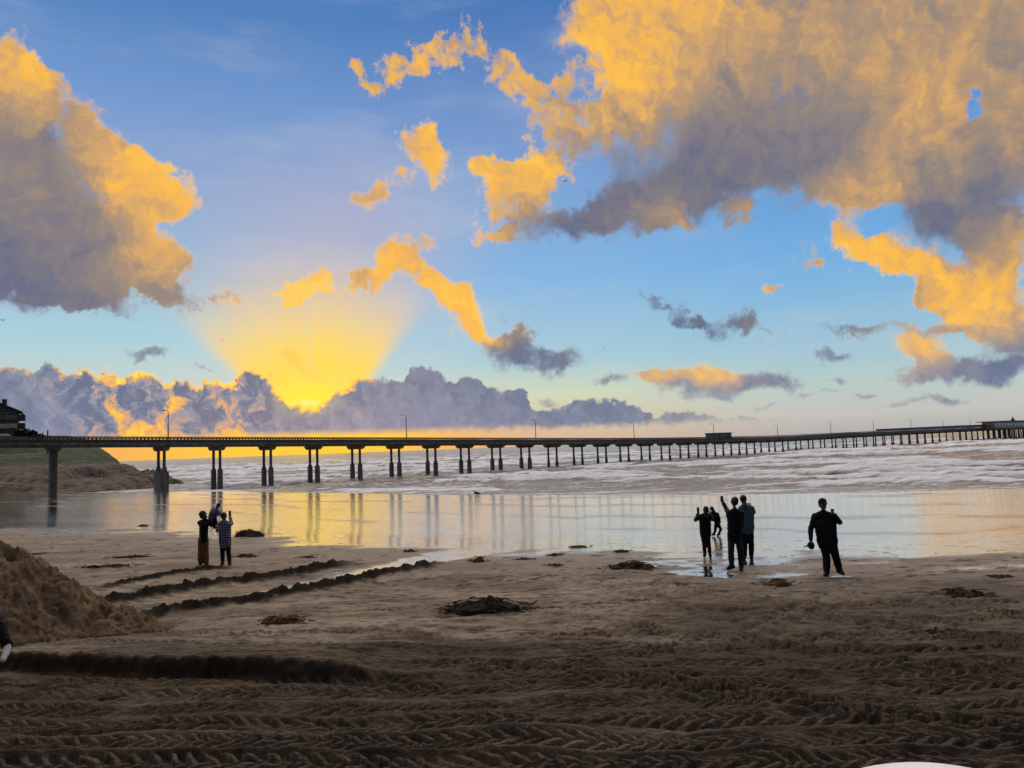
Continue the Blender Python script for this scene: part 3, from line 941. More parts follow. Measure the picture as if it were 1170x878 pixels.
# deck slab as one strip
m = MB(P_ORG)
prev = None
for i in ii:
    zt = rail_z(i) - RAIL_H
    ring = [m.bm.verts.new(pier_pt(i, a, zt - b) - P_ORG) for a, b in
            ((-DW / 2, 0), (DW / 2, 0), (DW / 2, SLAB * .55), (DW / 2 - .25, SLAB * .6), (DW / 2 - .25, SLAB), (-DW / 2 + .25, SLAB), (-DW / 2 + .25, SLAB * .6), (-DW / 2, SLAB * .55))]
    if prev:
        for k in range(8):
            m.bm.faces.new((prev[k], prev[(k + 1) % 8], ring[(k + 1) % 8], ring[k]))
    else:
        m.bm.faces.new(ring)
    prev = ring
m.bm.faces.new(prev[::-1])
m.build('deck', concrete, pier)
for side in (-1, 1):
    m = MB(P_ORG)
    for i0, i1 in zip(ii, ii[1:]):
        for dz_, hh in ((0, .12), (-.22, .06), (-.36, .42)):
            a, b = pier_pt(i0, side * (DW / 2 - .12), rail_z(i0) + dz_), pier_pt(i1, side * (DW / 2 - .12), rail_z(i1) + dz_)
            w = PN * .05
            d_ = Vector((0, 0, -hh))
            m.prism([a - w, a + w, a + w + d_, a - w + d_], [b - w, b + w, b + w + d_, b - w + d_])
    step = .25
    i = -12.0
    while i < 60:
        p = pier_pt(i, side * (DW / 2 - .12), rail_z(i) - RAIL_H / 2 - .02)
        m.box(p, (.10, .07, RAIL_H - .06), PIER_RZ)
        i += .0625 if i < 14 else .125
    m.build('railing', rail_mat, pier)
# taller parapet on the outer half
m = MB(P_ORG)
for i0 in np.arange(30, 62, 1.0):
    i1 = i0 + .97
    up = .62 + .25 * min(1, (i0 - 30) / 10)
    a, b = pier_pt(i0, -DW / 2 - .02, rail_z(i0) - .02), pier_pt(i1, -DW / 2 - .02, rail_z(i1) - .02)
    w, d_ = PN * .06, Vector((0, 0, up))
    m.prism([a - w, a + w, a + w + d_, a - w + d_], [b - w, b + w, b + w + d_, b - w + d_])
m.build('parapet', rail_mat, pier)


def column_shape(m, i, n):
    zt = rail_z(i) - RAIL_H - SLAB - .50
    zb = -3.2
    if i < 9.5:
        zm = -.8 + (zt + .8) * (.46 if i > .5 else .55)
        m.prism([pier_pt(i, n, zb) + PU * a * .29 + PN * b * .29 for a, b in ((-1, -1), (1, -1), (1, 1), (-1, 1))],
                [pier_pt(i, n, zm) + PU * a * .27 + PN * b * .27 for a, b in ((-1, -1), (1, -1), (1, 1), (-1, 1))])
        m.prism([pier_pt(i, n, zm - .02) + PU * a * .265 + PN * b * .265 for a, b in ((-1, -1), (1, -1), (1, 1), (-1, 1))],
                [pier_pt(i, n, zm + .28) + PU * a * .19 + PN * b * .19 for a, b in ((-1, -1), (1, -1), (1, 1), (-1, 1))])
        m.tube(pier_pt(i, n, zm + .2), pier_pt(i, n, zt + .02), .20, .20, 8)
    else:
        m.tube(pier_pt(i, n, zb), pier_pt(i, n, .25 + .1 * math.sin(i * 7)), .31, .28, 8)
        m.tube(pier_pt(i, n, .2), pier_pt(i, n, zt + .02), .20, .19, 8)


def cap_shape(m, i):
    zt = rail_z(i) - RAIL_H - SLAB - .003
    for a, b, w in (((-2.15, 0), (2.15, 0), .42),):
        top = [(-2.15, zt), (2.15, zt), (2.15, zt - .16), (1.5, zt - .52), (-1.5, zt - .52), (-2.15, zt - .16)]
        m.prism([pier_pt(i, n, z) - PU * w for n, z in top], [pier_pt(i, n, z) + PU * w for n, z in top])


LASTB = 76
far_cols = MB(P_ORG)
for i in range(0, LASTB):
    for n in (-1.15, 1.15):
        if i < 50:
            m = MB(P_ORG)
            column_shape(m, i, n)
            m.build('column', pile_mat, pier)
        else:
            column_shape(far_cols, i, n)
    m = MB(P_ORG)
    cap_shape(m, i)
    if i == 0:      # the first bent stands on a solid block
        zb, zt = -3.0, 1.75
        m.build('column_cap', concrete, pier)
        m = MB(P_ORG)
        m.box(pier_pt(0, 0, (zb + zt) / 2), (.95, 3.1, zt - zb), PIER_RZ, .05)
        m.build('footing', pile_mat, pier)
    else:
        m.build('column_cap', concrete, pier)
fc = far_cols.build('column', pile_mat, pier)
fc['kind'] = 'stuff'
ia = pier_i(59.5)
for i in (ia, ia - 4.4):
    m = MB(P_ORG)
    zt = rail_z(i) - RAIL_H - SLAB
    m.box(pier_pt(i, 0, (zt - .5 - 3) / 2), (.72, 1.15, zt - .5 + 3), PIER_RZ, .06)
    m.prism([pier_pt(i, b * .8, zt - .5) + PU * a * .45 for a, b in ((-1, -1), (1, -1), (1, 1), (-1, 1))],
            [pier_pt(i, b * 1.9, zt - .004) + PU * a * .6 for a, b in ((-1, -1), (1, -1), (1, 1), (-1, 1))])
    m.build('abutment_column', pile_mat, pier)
m = MB(P_ORG)
for side in (-1, 1):
    i0, i1 = 44.2, 54.5
    a, b = pier_pt(i0, side * 4.6, rail_z(i0) - RAIL_H - .02), pier_pt(i1, side * 4.6, rail_z(i1) - RAIL_H - .02)
    w, d_ = PN * 2.3, Vector((0, 0, -.5))
    m.prism([a - w, a + w, a + w + d_, a - w + d_], [b - w, b + w, b + w + d_, b - w + d_])
m.build('side_platform', concrete, pier)
plat = MB(P_ORG)
for i in np.arange(44.5, 54.6, 1.0):
    for n in (-6.4, -3.6, 6.4):
        plat.tube(pier_pt(i, n, -3), pier_pt(i, n, rail_z(i) - RAIL_H - .4), .22, .2, 8)
pp = plat.build('platform_column', pile_mat, pier)

# lamps on the pier
LAMPS = [(185, 470, 'curved arm lamp nearest the shore, above the first column pair'), (455, 475, 'second lamp from the shore, with arm, above the dark cloud bank'),
         (602, 480.5, 'third lamp from the shore on the pier railing'), (714, 484, 'fourth lamp from the shore on the pier'), (805, 485.5, 'pier lamp just before the small grey shed'),
         (878, 486.5, 'first pier lamp beyond the small grey shed'), (939, 482.5, 'second pier lamp beyond the small grey shed'), (988, 480.5, 'pier lamp just before the parapet grows taller'),
         (1031, 479.5, 'lamp on the raised parapet, third before the cafe'), (1068.5, 481.5, 'lamp on the raised parapet, second before the cafe'),
         (1099.5, 481, 'pier lamp right before the cafe')]
for x, y, lab in LAMPS:
    i = pier_i(x)
    n0 = -DW / 2 + .35
    base = pier_pt(i, n0, rail_z(i) - RAIL_H)
    tp = at_y(x, y, base.y)
    lp = empty('street_lamp', base, lab, 'street lamp', 'lamps along the pier')
    MB(base).box(base + Vector((0, 0, .1)), (.3, .3, .2), PIER_RZ).tube(base, (base.x, base.y, tp.z - .1), .085, .05, 8).build('pole', steel, lp)
    hd = Vector((base.x, base.y, tp.z))
    m = MB(base)
    pts = [hd + Vector((0, 0, -.12)), hd + Vector((-.05, .01, .02)), hd + Vector((-.25, .04, .10)), hd + Vector((-.5, .07, .10))]
    for a, b in zip(pts, pts[1:]):
        m.tube(a, b, .03, .03, 6)
    m.build('arm', steel, lp)
    MB(base).ball(hd + Vector((-.62, .08, .08)), .16, 2, (1.25, .7, .45)).build('lamp_head', lamp_head_mat, lp, True)

# small shed on the pier
shed_m = paint('shed_siding', (.14, .19, .18), .7, .2, 2)
white_m = paint('painted_white', (.50, .54, .58), .6, .15, 2)
roof_m = paint('dark_roof', (.07, .065, .06), .7, .3, 2)
i0, i1 = pier_i(808), pier_i(825.5)
ic = (i0 + i1) / 2
zb = rail_z(ic) - RAIL_H
sh_l = (pier_pt(i1) - pier_pt(i0)).length
so = pier_pt(ic, -.3, zb)
shed = empty('shed', so, 'small flat-roofed grey green shed halfway along the pier', 'shed')
MB(so).box(so + Vector((0, 0, .83)), (sh_l, 3.0, 1.66), PIER_RZ).build('wall', shed_m, shed)
MB(so).box(so + Vector((0, 0, 1.73)), (sh_l + .5, 3.4, .13), PIER_RZ).build('roof', roof_m, shed)
for k in (-.3, .3):
    MB(so).box(so + PU * sh_l * k - PN * 1.52 + Vector((0, 0, .80)), (1.0, .06, 1.55), PIER_RZ).build('door', rail_mat, shed)

# cafe at the end of the pier
i0, i1 = pier_i(1115.5), pier_i(1157)
ic = (i0 + i1) / 2
zb = rail_z(ic) - RAIL_H
cl = (pier_pt(i1) - pier_pt(i0)).length
co = pier_pt(ic, -3.2, zb)
cafe = empty('cafe', co, 'low pale building with wide flat roof at the far end of the pier', 'building')
MB(co).box(co + Vector((0, 0, 1.25)), (cl, 4.6, 2.5), PIER_RZ).build('wall', white_m, cafe)
MB(co).box(co + Vector((0, 0, 2.66)), (cl * 1.11, 7.4, .30), PIER_RZ).box(co + Vector((0, 0, 2.9)) + PU * cl * .1, (cl * .6, 4.4, .2), PIER_RZ).build('roof', roof_m, cafe)
for k in range(12):
    MB(co).box(co + PU * cl * (-.46 + .92 * k / 11) - PN * 2.31 + Vector((0, 0, 1.45)), (cl / 12 * .6, .06, 1.1), PIER_RZ).build('window', glass_dark, cafe)
MB(co).box(co + PU * cl * .18 + Vector((0, 0, 3.35)), (1.6, 1.2, .75), PIER_RZ).tube(co + PU * cl * .18 + Vector((0, 0, 3.7)), co + PU * cl * .18 + Vector((0, 0, 4.7)), .35, .22, 8).build('chimney', rail_mat, cafe)

# ------------------------------------------------------------------ headland with buildings
hl_mat, nt, b = new_mat('headland')
pos = nt.n('ShaderNodeNewGeometry').outputs['Position']
ga = attr(nt, 'grass')
na = nt.noise(pos, .6, 6, .65)
nb_ = nt.noise(nt.vm('MULTIPLY', pos, (1, 1, 3.5)), .9, 6, .7)
rock = nt.mix(nt.mr(nb_, .35, .65, smooth=True), (.035, .028, .022), (.125, .098, .076))
gr_ = nt.mix(nt.mr(na, .35, .65, smooth=True), (.012, .021, .006), (.034, .050, .012))
nt.put(b.inputs['Base Color'], nt.mix(ga, rock, gr_))
b.inputs['Roughness'].default_value = .9
nt.put(b.inputs['Normal'], bump(nt, nb_, .8, .35))
gx = np.concatenate([np.linspace(-420, -135, 40), np.linspace(-134, -44, 330)])
gy = np.concatenate([np.linspace(94, 150, 220), np.linspace(151, 330, 50)])
HX, HY = np.meshgrid(gx, gy)


def headland_z(X, Y):
    nz = fbm(X / 7, Y / 7, 4, .55, ox=8)
    xs = X + 4.0 * nz
    shelf = 2.9 * sstep(-xs, 60, 68) * sstep(Y + 3 * nz, 104, 117) * (1 - .0 * Y)
    tip = 1.0 * sstep(-xs, 55, 62) * sstep(Y + 2 * nz, 106, 114)
    topz = np.interp(X, [-400, -91, -84, -80.5, -77.6, -75.5, -74, -72], [13, 9.4, 8.4, 7.2, 5.9, 4.7, 3.6, 2.6])
    hill = np.clip(topz - 3.2, 0, 99) * sstep(Y + .5 * nz, 113, 128)
    back = 1 - sstep(Y + 2 * nz - .9 * np.clip(-60 - X, 0, 200), 128, 140)
    z = -1.6 + (np.maximum(shelf, tip) * 1.0 + 1.4 * sstep(-xs, 54, 62) * sstep(Y, 100, 112) + hill) * back
    rocky = 1 - sstep(hill, .05, .6)
    z = z + rocky * (.22 * fbm(X / 2.6, Y / 1.6, 4, .5, ox=9)) * sstep(z, -1.4, -.4)
    z = z + (1 - rocky) * .15 * nz
    grass = sstep(hill + .35 * fbm(X / 3, Y / 3, 3, ox=19), .25, .7)
    return z, grass


HZ, HG = headland_z(HX, HY)
hl = grid_mesh('headland', HX, HY, HZ, hl_mat, dict(grass=HG))
hl['kind'] = 'structure'


def hz_at(x, y):
    return float(headland_z(np.array([[x]]), np.array([[y]]))[0][0, 0])


bld_m = paint('grey_siding', (.13, .125, .13), .8, .25, .8)
bld_l = paint('pale_trim', (.42, .38, .36), .7, .2, 1)
YB = 146.0
bx0, bx1 = at_y(-34, 500, YB).x, at_y(15.0, 500, YB).x
zg = hz_at((bx0 + bx1) / 2, YB + 4) - .3
z_e, z_p = at_y(15, 469.5, YB).z, at_y(-4, 457.5, YB).z
bo = Vector(((bx0 + bx1) / 2, YB, zg))
apt = empty('apartment_house', bo, 'dark gabled three storey house with balconies on the headland', 'building')
DP = 9.0
xm = at_y(-8, 460, YB).x
MB(bo).prism([(bx0, YB, zg), (bx1, YB, zg), (bx1, YB, z_e), (xm, YB, z_p - .2), (bx0, YB, z_e)],
             [(bx0, YB + DP, zg), (bx1, YB + DP, zg), (bx1, YB + DP, z_e), (xm, YB + DP, z_p - .2), (bx0, YB + DP, z_e)]).build('wall', bld_m, apt)
m = MB(bo)
for xe, sgn in ((bx1, 1), (bx0, -1)):
    dx_, dz_ = xe - xm, z_e - (z_p - .2)
    ex, ez = xe + sgn * .8, z_e - abs(.8 * dz_ / dx_)
    m.prism([(xm, YB - .9, z_p - .15), (ex, YB - .9, ez + .05), (ex, YB - .9, ez + .3), (xm, YB - .9, z_p + .1)],
            [(xm, YB + DP + .5, z_p - .15), (ex, YB + DP + .5, ez + .05), (ex, YB + DP + .5, ez + .3), (xm, YB + DP + .5, z_p + .1)])
rf = m.build('roof', roof_m, apt)
MB(bo).box((at_y(2, 460, YB).x, YB + 3, at_y(2, 459.5, YB).z), (.8, .8, 1.6)).build('chimney', rail_mat, rf)
fh = (z_e - zg) / 3
for fl in range(3):
    for k in range(4):
        x = bx0 + .9 + (bx1 - bx0 - 1.8) * (k + .5) / 4
        zc = zg + fh * (fl + .55)
        w_ = MB(bo).box((x, YB - .03, zc), (1.35, .12, fh * .48)).build('window', glass_dark, apt)
        MB(bo).box((x, YB - .07, zc + fh * .26), (1.5, .1, .12)).box((x, YB - .07, zc - fh * .26), (1.5, .1, .12)).box((x, YB - .1, zc), (.07, .06, fh * .46)).build('frame', bld_l, w_)
for fl in (1, 2):
    zf = zg + fh * fl
    m = MB(bo)
    m.box((bx1 + .62, YB + 2.2, zf), (1.24, 4.6, .16))
    m.box((bx1 + 1.2, YB + 2.2, zf + .52), (.07, 4.6, .9)).box((bx1 + .62, YB - .05, zf + .52), (1.2, .07, .9))
    m.build('balcony', rail_mat, apt)
    m = MB(bo)
    m.box(((bx0 + bx1) / 2, YB - .8, zf), (bx1 - bx0, 1.5, .14)).box(((bx0 + bx1) / 2, YB - 1.52, zf + .45), (bx1 - bx0, .06, .75))
    m.build('balcony', bld_l if fl == 1 else bld_m, apt)

leaf_m = paint('dark_leaves', (.030, .040, .014), .8, .5, 3)
bark_m = paint('bark', (.06, .045, .03), .9, .3, 8)


def bush(px, py_top, y, label, w):
    rnd = random.Random(int(px * 10))
    g0 = at_y(px, py_top, y)
    zb_ = hz_at(g0.x, y) - .1
    h = max(.9, g0.z - zb_)
    o_ = Vector((g0.x, y, zb_))
    t = empty('shrub', o_, label, 'shrub', 'shrubs on the headland')
    m = MB(o_)
    m.tube(o_, o_ + Vector((0, 0, h * .6)), .10, .05, 6)
    for k in range(5):
        a = rnd.uniform(0, 6.28)
        m.tube(o_ + Vector((0, 0, h * .3)), o_ + Vector((math.cos(a) * w * .35, math.sin(a) * w * .35, h * rnd.uniform(.6, .9))), .05, .02, 5)
    m.build('trunk', bark_m, t)
    bm = bmesh.new()
    lobes = [(Vector((rnd.uniform(-1, 1) * w * .4, rnd.uniform(-1, 1) * w * .4, h * rnd.uniform(.35, .85))), rnd.uniform(.25, .42) * w) for _ in range(7)]
    for k in range(900):
        c, r_ = rnd.choice(lobes)
        d = Vector((rnd.gauss(0, 1), rnd.gauss(0, 1), rnd.gauss(0, 1))).normalized() * r_ * rnd.random() ** .4
        p = c + d
        p.z = min(max(p.z, .05), h)
        s = rnd.uniform(.08, .16)
        q = Matrix.Rotation(rnd.uniform(0, 6.3), 3, 'Z') @ Matrix.Rotation(rnd.uniform(0, 3), 3, 'X')
        bm.faces.new([bm.verts.new(p + q @ Vector(v) * s) for v in ((-1, -.5, 0), (1, -.4, 0), (.9, .6, 0), (-.8, .5, 0))])
    me = bpy.data.meshes.new('foliage')
    bm.to_mesh(me)
    bm.free()
    me.materials.append(leaf_m)
    f = bpy.data.objects.new('foliage', me)
    COL.objects.link(f)
    f.parent = t


apt.rotation_euler = (0, 0, R(31))
bush(20, 491.5, 134, 'shrub right beside the house balconies', 1.5)
bush(24, 493.5, 134, 'low shrub second from the house', 1.4)
bush(29, 490.2, 134, 'tallest round shrub on the headland, clear of the house', 1.9)
bush(34, 494, 134, 'low shrub between the two taller ones on the headland', 1.6)
bush(38.5, 491.7, 134, 'pointed shrub on the headland, farthest right of the tall ones', 1.1)
bush(44, 496, 133.5, 'lowest shrub where the headland slopes down to the pier', 1.7)

for px_, py_, lab in ((38.8 + 10, 494, 'thin post left of the thick post above the pier deck'), (54.5, 492, 'thick dark post standing above the shore end of the pier'), (43, 493.5, 'thin fence post beside the lowest headland shrub')):
    g0 = at_y(px_, py_, 126)
    zb_ = hz_at(g0.x, 126)
    t = tag(MB((g0.x, 126, zb_)).tube((g0.x, 126, zb_ - .2), (g0.x, 126, g0.z), .10 if px_ > 50 else .045, None, 6).ball((g0.x, 126, g0.z), .13 if px_ > 50 else .06, 1).build('post', rail_mat), lab, 'post')

# pale railings on the rock shelf
pale = paint('galvanised_rail', (.42, .42, .40), .5, .2, 2)
for (xa, xb, y_, lab) in ((-30, 50, 534, 'long pale railing on the rock shelf left of the first column'), (83, 99, 535, 'short pale railing on the rock shelf right of the first column'),
                          (103, 116, 528.5, 'railing at the outer end of the rock shelf')):
    yy = 118.0
    a, b_ = at_y(xa, y_, yy), at_y(xb, y_ - .6, yy)
    n_ = max(3, int((b_ - a).length / 1.2))
    pts = [a.lerp(b_, k / n_) for k in range(n_ + 1)]
    gz = [hz_at(p.x, yy) for p in pts]
    zr = max(gz) + .75
    org = Vector((a.x, yy, gz[0] - .1))
    t = empty('railing', org, lab, 'railing')
    m = MB(org)
    for p, q in zip(pts, gz):
        m.tube((p.x, yy, q - .15), (p.x, yy, zr), .045, None, 6)
    m.build('posts', pale, t)
    m = MB(org)
    for dz_ in (.9, .5):
        for p0, p1, q0, q1 in zip(pts, pts[1:], gz, gz[1:]):
            m.tube((p0.x, yy, zr - .9 + dz_), (p1.x, yy, zr - .9 + dz_), .045, None, 6)
    m.build('rails', pale, t)

# ------------------------------------------------------------------ sand heap
heap_mat, nt, b = new_mat('heaped_sand')
pos = nt.n('ShaderNodeNewGeometry').outputs['Position']
na = nt.noise(pos, 1.6, 6, .65)
nb_ = nt.noise(pos, 9, 6, .7)
c_ = nt.mix(nt.mr(na, .35, .65, smooth=True), (.085, .058, .034), (.19, .13, .078))
c_ = nt.mix(nt.mr(nb_, .45, .7, smooth=True), c_, (.045, .031, .020))
nt.put(b.inputs['Base Color'], c_)
b.inputs['Roughness'].default_value = .95
b.inputs['Specular IOR Level'].default_value = .15
nt.put(b.inputs['Normal'], bump(nt, nt.m('ADD', nb_, nt.m('MULTIPLY', nt.noise(pos, 45, 4, .65), .4)), 1.0, .05))
GX, GY = np.meshgrid(np.linspace(-17, -6.2, 330), np.linspace(11.0, 19.5, 260))
PRX = [-17, -15, -13, -11.5, -10.4, -9.75, -9.3, -8.8, -8.2, -7.7, -7.2, -6.85, -6.6, -6.2]
PRZ = [0, .9, 1.8, 1.95, 1.76, 1.58, 1.36, .98, .53, .42, .26, .08, 0, 0]
prof = np.interp(GX + .10 * fbm(GX / .8, GY / .8, 3, ox=3), PRX, PRZ)
cy = 14.95 + .15 * fbm(GX / 2, GX * 0, 2, ox=6)
dist = np.abs(GY - cy) / (.30 + 1.22 * prof)
hh = prof * (1 - np.clip(dist, 0, 1.4) ** 1.25)
lump = fbm(GX / .55, GY / .5, 5, .62, ox=13)
gul = fbm(GX / .25, GY / 1.4, 3, .6, ox=23)
clod = np.clip(fbm(GX / .16, GY / .15, 3, .6, ox=33), .1, 1)
hh = hh + (.19 * lump + .06 * gul + .09 * clod) * sstep(hh, .0, .35) - .02
gz0 = beach(GX, GY)[0]
HZ2 = np.where(hh > .004, gz0 + hh, gz0 - .3)
heap = grid_mesh('sand_heap', GX, GY, HZ2, heap_mat)
tag(heap, 'brown heap of bulldozed sand at the left edge', 'sand heap')

# ------------------------------------------------------------------ kelp heaps
kelp_m = paint('kelp', (.026, .017, .009), .8, .6, 14, bumpd=.02, spec=.12)
kelp_l = paint('dry_kelp', (.065, .040, .018), .85, .5, 14, bumpd=.02, spec=.12)


def kelp(px, py, wpx, hpx, label, mat=None, strands=90):
    wpx *= 1.12
    hpx *= .95
    strands = int(strands * .5)
    rnd = random.Random(int(px * 7 + py))
    c = at_z(px, py)
    c.z = ground_z(c.x, c.y)
    ppm = F_PX / c.y
    w, h = wpx / ppm / 2, hpx / ppm * .85
    dpt = min(w * .55, max(.25, h * 1.3))
    bm = bmesh.new()
    n, rg_ = 46, 14
    rings = []
    cen = bm.verts.new((0, 0, h * .95))
    for j in range(1, rg_ + 1):
        r_ = j / rg_
        ring = []
        for k in range(n):
            a = 2 * math.pi * k / n
            lob = 1 + .22 * mnoise.noise(Vector((math.cos(a) * 2, math.sin(a) * 2, px * .3)))
            x, y = math.cos(a) * w * r_ * lob, math.sin(a) * dpt * r_ * lob
            z = h * (1 - r_ ** 2) * (.75 + .7 * mnoise.noise(Vector((x * 3.5 + px, y * 3.5, 0)))) + .035 * mnoise.noise(Vector((x * 14, y * 14, py))) - (.05 if j == rg_ else 0)
            ring.append(bm.verts.new((x, y, z)))
        rings.append(ring)
    for k in range(n):
        bm.faces.new((cen, rings[0][k], rings[0][(k + 1) % n]))
    for r0, r1 in zip(rings, rings[1:]):
        for k in range(n):
            bm.faces.new((r0[k], r1[k], r1[(k + 1) % n], r0[(k + 1) % n]))
    for k in range(strands):        # loose fronds
        a, r_ = rnd.uniform(0, 6.283), rnd.random() ** .6 * 1.12
        x, y = math.cos(a) * w * r_ * 1.25, math.sin(a) * dpt * r_ * 1.6
        z = max(.01, h * (1 - min(1, r_) ** 2) * .9)
        th = rnd.uniform(0, 6.283)
        L_, wd = rnd.uniform(.08, .3) * min(1.2, w + .4), rnd.uniform(.008, .02)
        p = Vector((x, y, z))
        prev = None
        for q in range(4):
            s = Vector((-math.sin(th), math.cos(th), .6)) * wd
            va, vb = bm.verts.new(p - s), bm.verts.new(p + s)
            if prev:
                bm.faces.new((prev[0], prev[1], vb, va))
            prev = (va, vb)
            th += rnd.uniform(-.7, .7)
            p = p + Vector((math.cos(th), math.sin(th), 0)) * L_ / 3
            p.z = max(.012, p.z + rnd.uniform(-.03, .018))
    bmesh.ops.recalc_face_normals(bm, faces=bm.faces)
    me = bpy.data.meshes.new('kelp_pile')
    bm.to_mesh(me)
    bm.free()
    me.materials.append(mat or kelp_m)
    o = bpy.data.objects.new('kelp_pile', me)
    COL.objects.link(o)
    o.location = c
    return tag(o, label, 'kelp pile', 'kelp piles on the sand')


kelp(553, 698, 76, 17, 'largest dark kelp heap, alone on the sand in the middle', strands=260)
kelp(284, 611, 30, 11, 'round kelp heap at the wet sand right of the left group', strands=60)
kelp(722, 648, 46, 9, 'long dark kelp clump left of the four people', strands=120)
kelp(735, 650, 18, 6, 'small kelp lump at the right end of the long clump', strands=40)
kelp(888, 668, 32, 10, 'brownish kelp clump between the group and the man in black', kelp_l, 80)
kelp(1098, 680, 44, 10, 'kelp heap on the sand far to the right of the man', strands=120)
kelp(1143, 659, 24, 3, 'thin flat strip of kelp near the right edge', strands=40)
kelp(546, 641, 16, 8, 'pointed kelp lump beside the end of the water channel', kelp_l, 50)
kelp(322, 713, 42, 9, 'pale brown kelp clump between the heap and the largest kelp', kelp_l, 100)
kelp(634, 633, 14, 3, 'little kelp clump right of the channel mouth', strands=30)
kelp(635, 645, 14, 2.5, 'tiny kelp clump just below another right of the channel', strands=30)
kelp(711, 629, 14, 2.5, 'flat kelp scrap at the water edge right of centre', strands=30)
kelp(468, 629, 11, 4, 'dark kelp lump left of the channel near the ridges', strands=30)
kelp(281, 636, 22, 4, 'flat kelp patch by the feet of the woman in plaid', strands=50)
kelp(150, 637, 40, 3, 'thin kelp line on the damp sand left of the pair', strands=60)
kelp(30, 634, 30, 3, 'thin kelp patch behind the sand heap', strands=50)
kelp(352, 637, 16, 3, 'small kelp scrap above the ridges, left of the channel', strands=30)
kelp(120, 648, 50, 3, 'broad thin kelp line above the uppermost ridge', strands=70)
kelp(163, 598, 12, 3, 'kelp scrap on the mirror wet sand left of the pair', strands=20)
kelp(660, 622, 20, 2.5, 'narrow kelp scrap in the film of water, centre right', strands=30)
kelp(598, 638, 20, 2.5, 'narrow kelp scrap at the channel mouth', strands=30)

# ------------------------------------------------------------------ promenade below the camera and the bin on it
slab_m = paint('promenade_concrete', (.30, .28, .26), .85, .2, 3, bumpd=.01)
m = MB((0, 0, 0))
m.box((0, -6, .75), (60, 15.6, 1.9), 0, .03)
pr = m.build('promenade', slab_m)
pr['kind'] = 'structure'
bin_m = paint('white_plastic', (.74, .74, .80), .35, .06, 5)
dark_p = paint('dark_plastic', (.02, .03, .06), .5, .1, 5)
bc = at_y(1096, 868.7, 1.42)
bc.z -= .052
brad = .29
org = Vector((bc.x, bc.y + .02, 1.7))
tb = empty('litter_bin', org, 'white domed bin lid with a dark oval mark, cut by the bottom edge', 'litter bin')
hb_ = bc.z - org.z
MB(org).tube(org, org + Vector((0, 0, hb_ - .13)), brad * .9, brad * .95, 40).build('body', slab_m, tb, False)
me_b = MB(org)
nseg, nr = 48, 12
vs = []
for j in range(nr + 1):
    a = j / nr * math.pi / 2
    rr_, zz_ = brad * 1.02 * math.sin(a), hb_ - .15 + .15 * math.cos(a)
    vs.append([me_b.bm.verts.new((rr_ * math.cos(2 * math.pi * k / nseg), rr_ * math.sin(2 * math.pi * k / nseg), zz_)) for k in range(nseg)] if j else [me_b.bm.verts.new((0, 0, zz_))])
for k in range(nseg):
    me_b.bm.faces.new((vs[0][0], vs[1][k], vs[1][(k + 1) % nseg]))
    for j in range(1, nr):
        me_b.bm.faces.new((vs[j][k], vs[j + 1][k], vs[j + 1][(k + 1) % nseg], vs[j][(k + 1) % nseg]))
lid = me_b.build('lid', bin_m, tb, True)
MB(org).tube(org + Vector((0, 0, hb_ - .20)), org + Vector((0, 0, hb_ - .145)), brad * 1.05, brad * 1.05, 48).build('rim', slab_m, lid)
MB(org).ball(org + Vector((.0, -.035, hb_ - .001)), .013, 3, (1.1, .9, .35)).build('button', dark_p, lid, True)


# ------------------------------------------------------------------ people
def remeshed(mb, name, mat, parent, voxel, smooth_n=4, fold=0.0, fold_s=9.0):
    bm = mb.bm
    bmesh.ops.recalc_face_normals(bm, faces=bm.faces)
    me = bpy.data.meshes.new('tmp')
    bm.to_mesh(me)
    bm.free()
    tmp = bpy.data.objects.new('tmp', me)
    COL.objects.link(tmp)
    md = tmp.modifiers.new('r', 'REMESH')
    md.mode = 'VOXEL'
    md.voxel_size = voxel
    sm = tmp.modifiers.new('s', 'SMOOTH')
    sm.factor = .5
    sm.iterations = smooth_n
    dg = bpy.context.evaluated_depsgraph_get()
    out = bpy.data.meshes.new_from_object(tmp.evaluated_get(dg))
    bpy.data.objects.remove(tmp)
    bpy.data.meshes.remove(me)
    if fold:
        n = len(out.vertices)
        co = np.empty(n * 3, np.float32)
        no = np.empty(n * 3, np.float32)
        out.vertices.foreach_get('co', co)
        out.vertices.foreach_get('normal', no)
        co, no = co.reshape(-1, 3), no.reshape(-1, 3)
        f = fbm(co[:, 0] * fold_s + co[:, 2] * fold_s * .8, co[:, 2] * fold_s * 1.3 + co[:, 1] * fold_s, 3, .5)
        co = co + no * (f * fold)[:, None]
        out.vertices.foreach_set('co', co.astype(np.float32).ravel())
    out.name = name
    out.materials.clear()
    out.materials.append(mat)
    out.polygons.foreach_set('use_smooth', [True] * len(out.polygons))
    o = bpy.data.objects.new(name, out)
    COL.objects.link(o)
    o.parent = parent
    return o


skin = paint('skin', (.13, .075, .052), .55, .15, 8)


def fabric(name, c, var=.25):
    return paint(name, c, .85, var, 9, bumpd=.006, spec=.15)


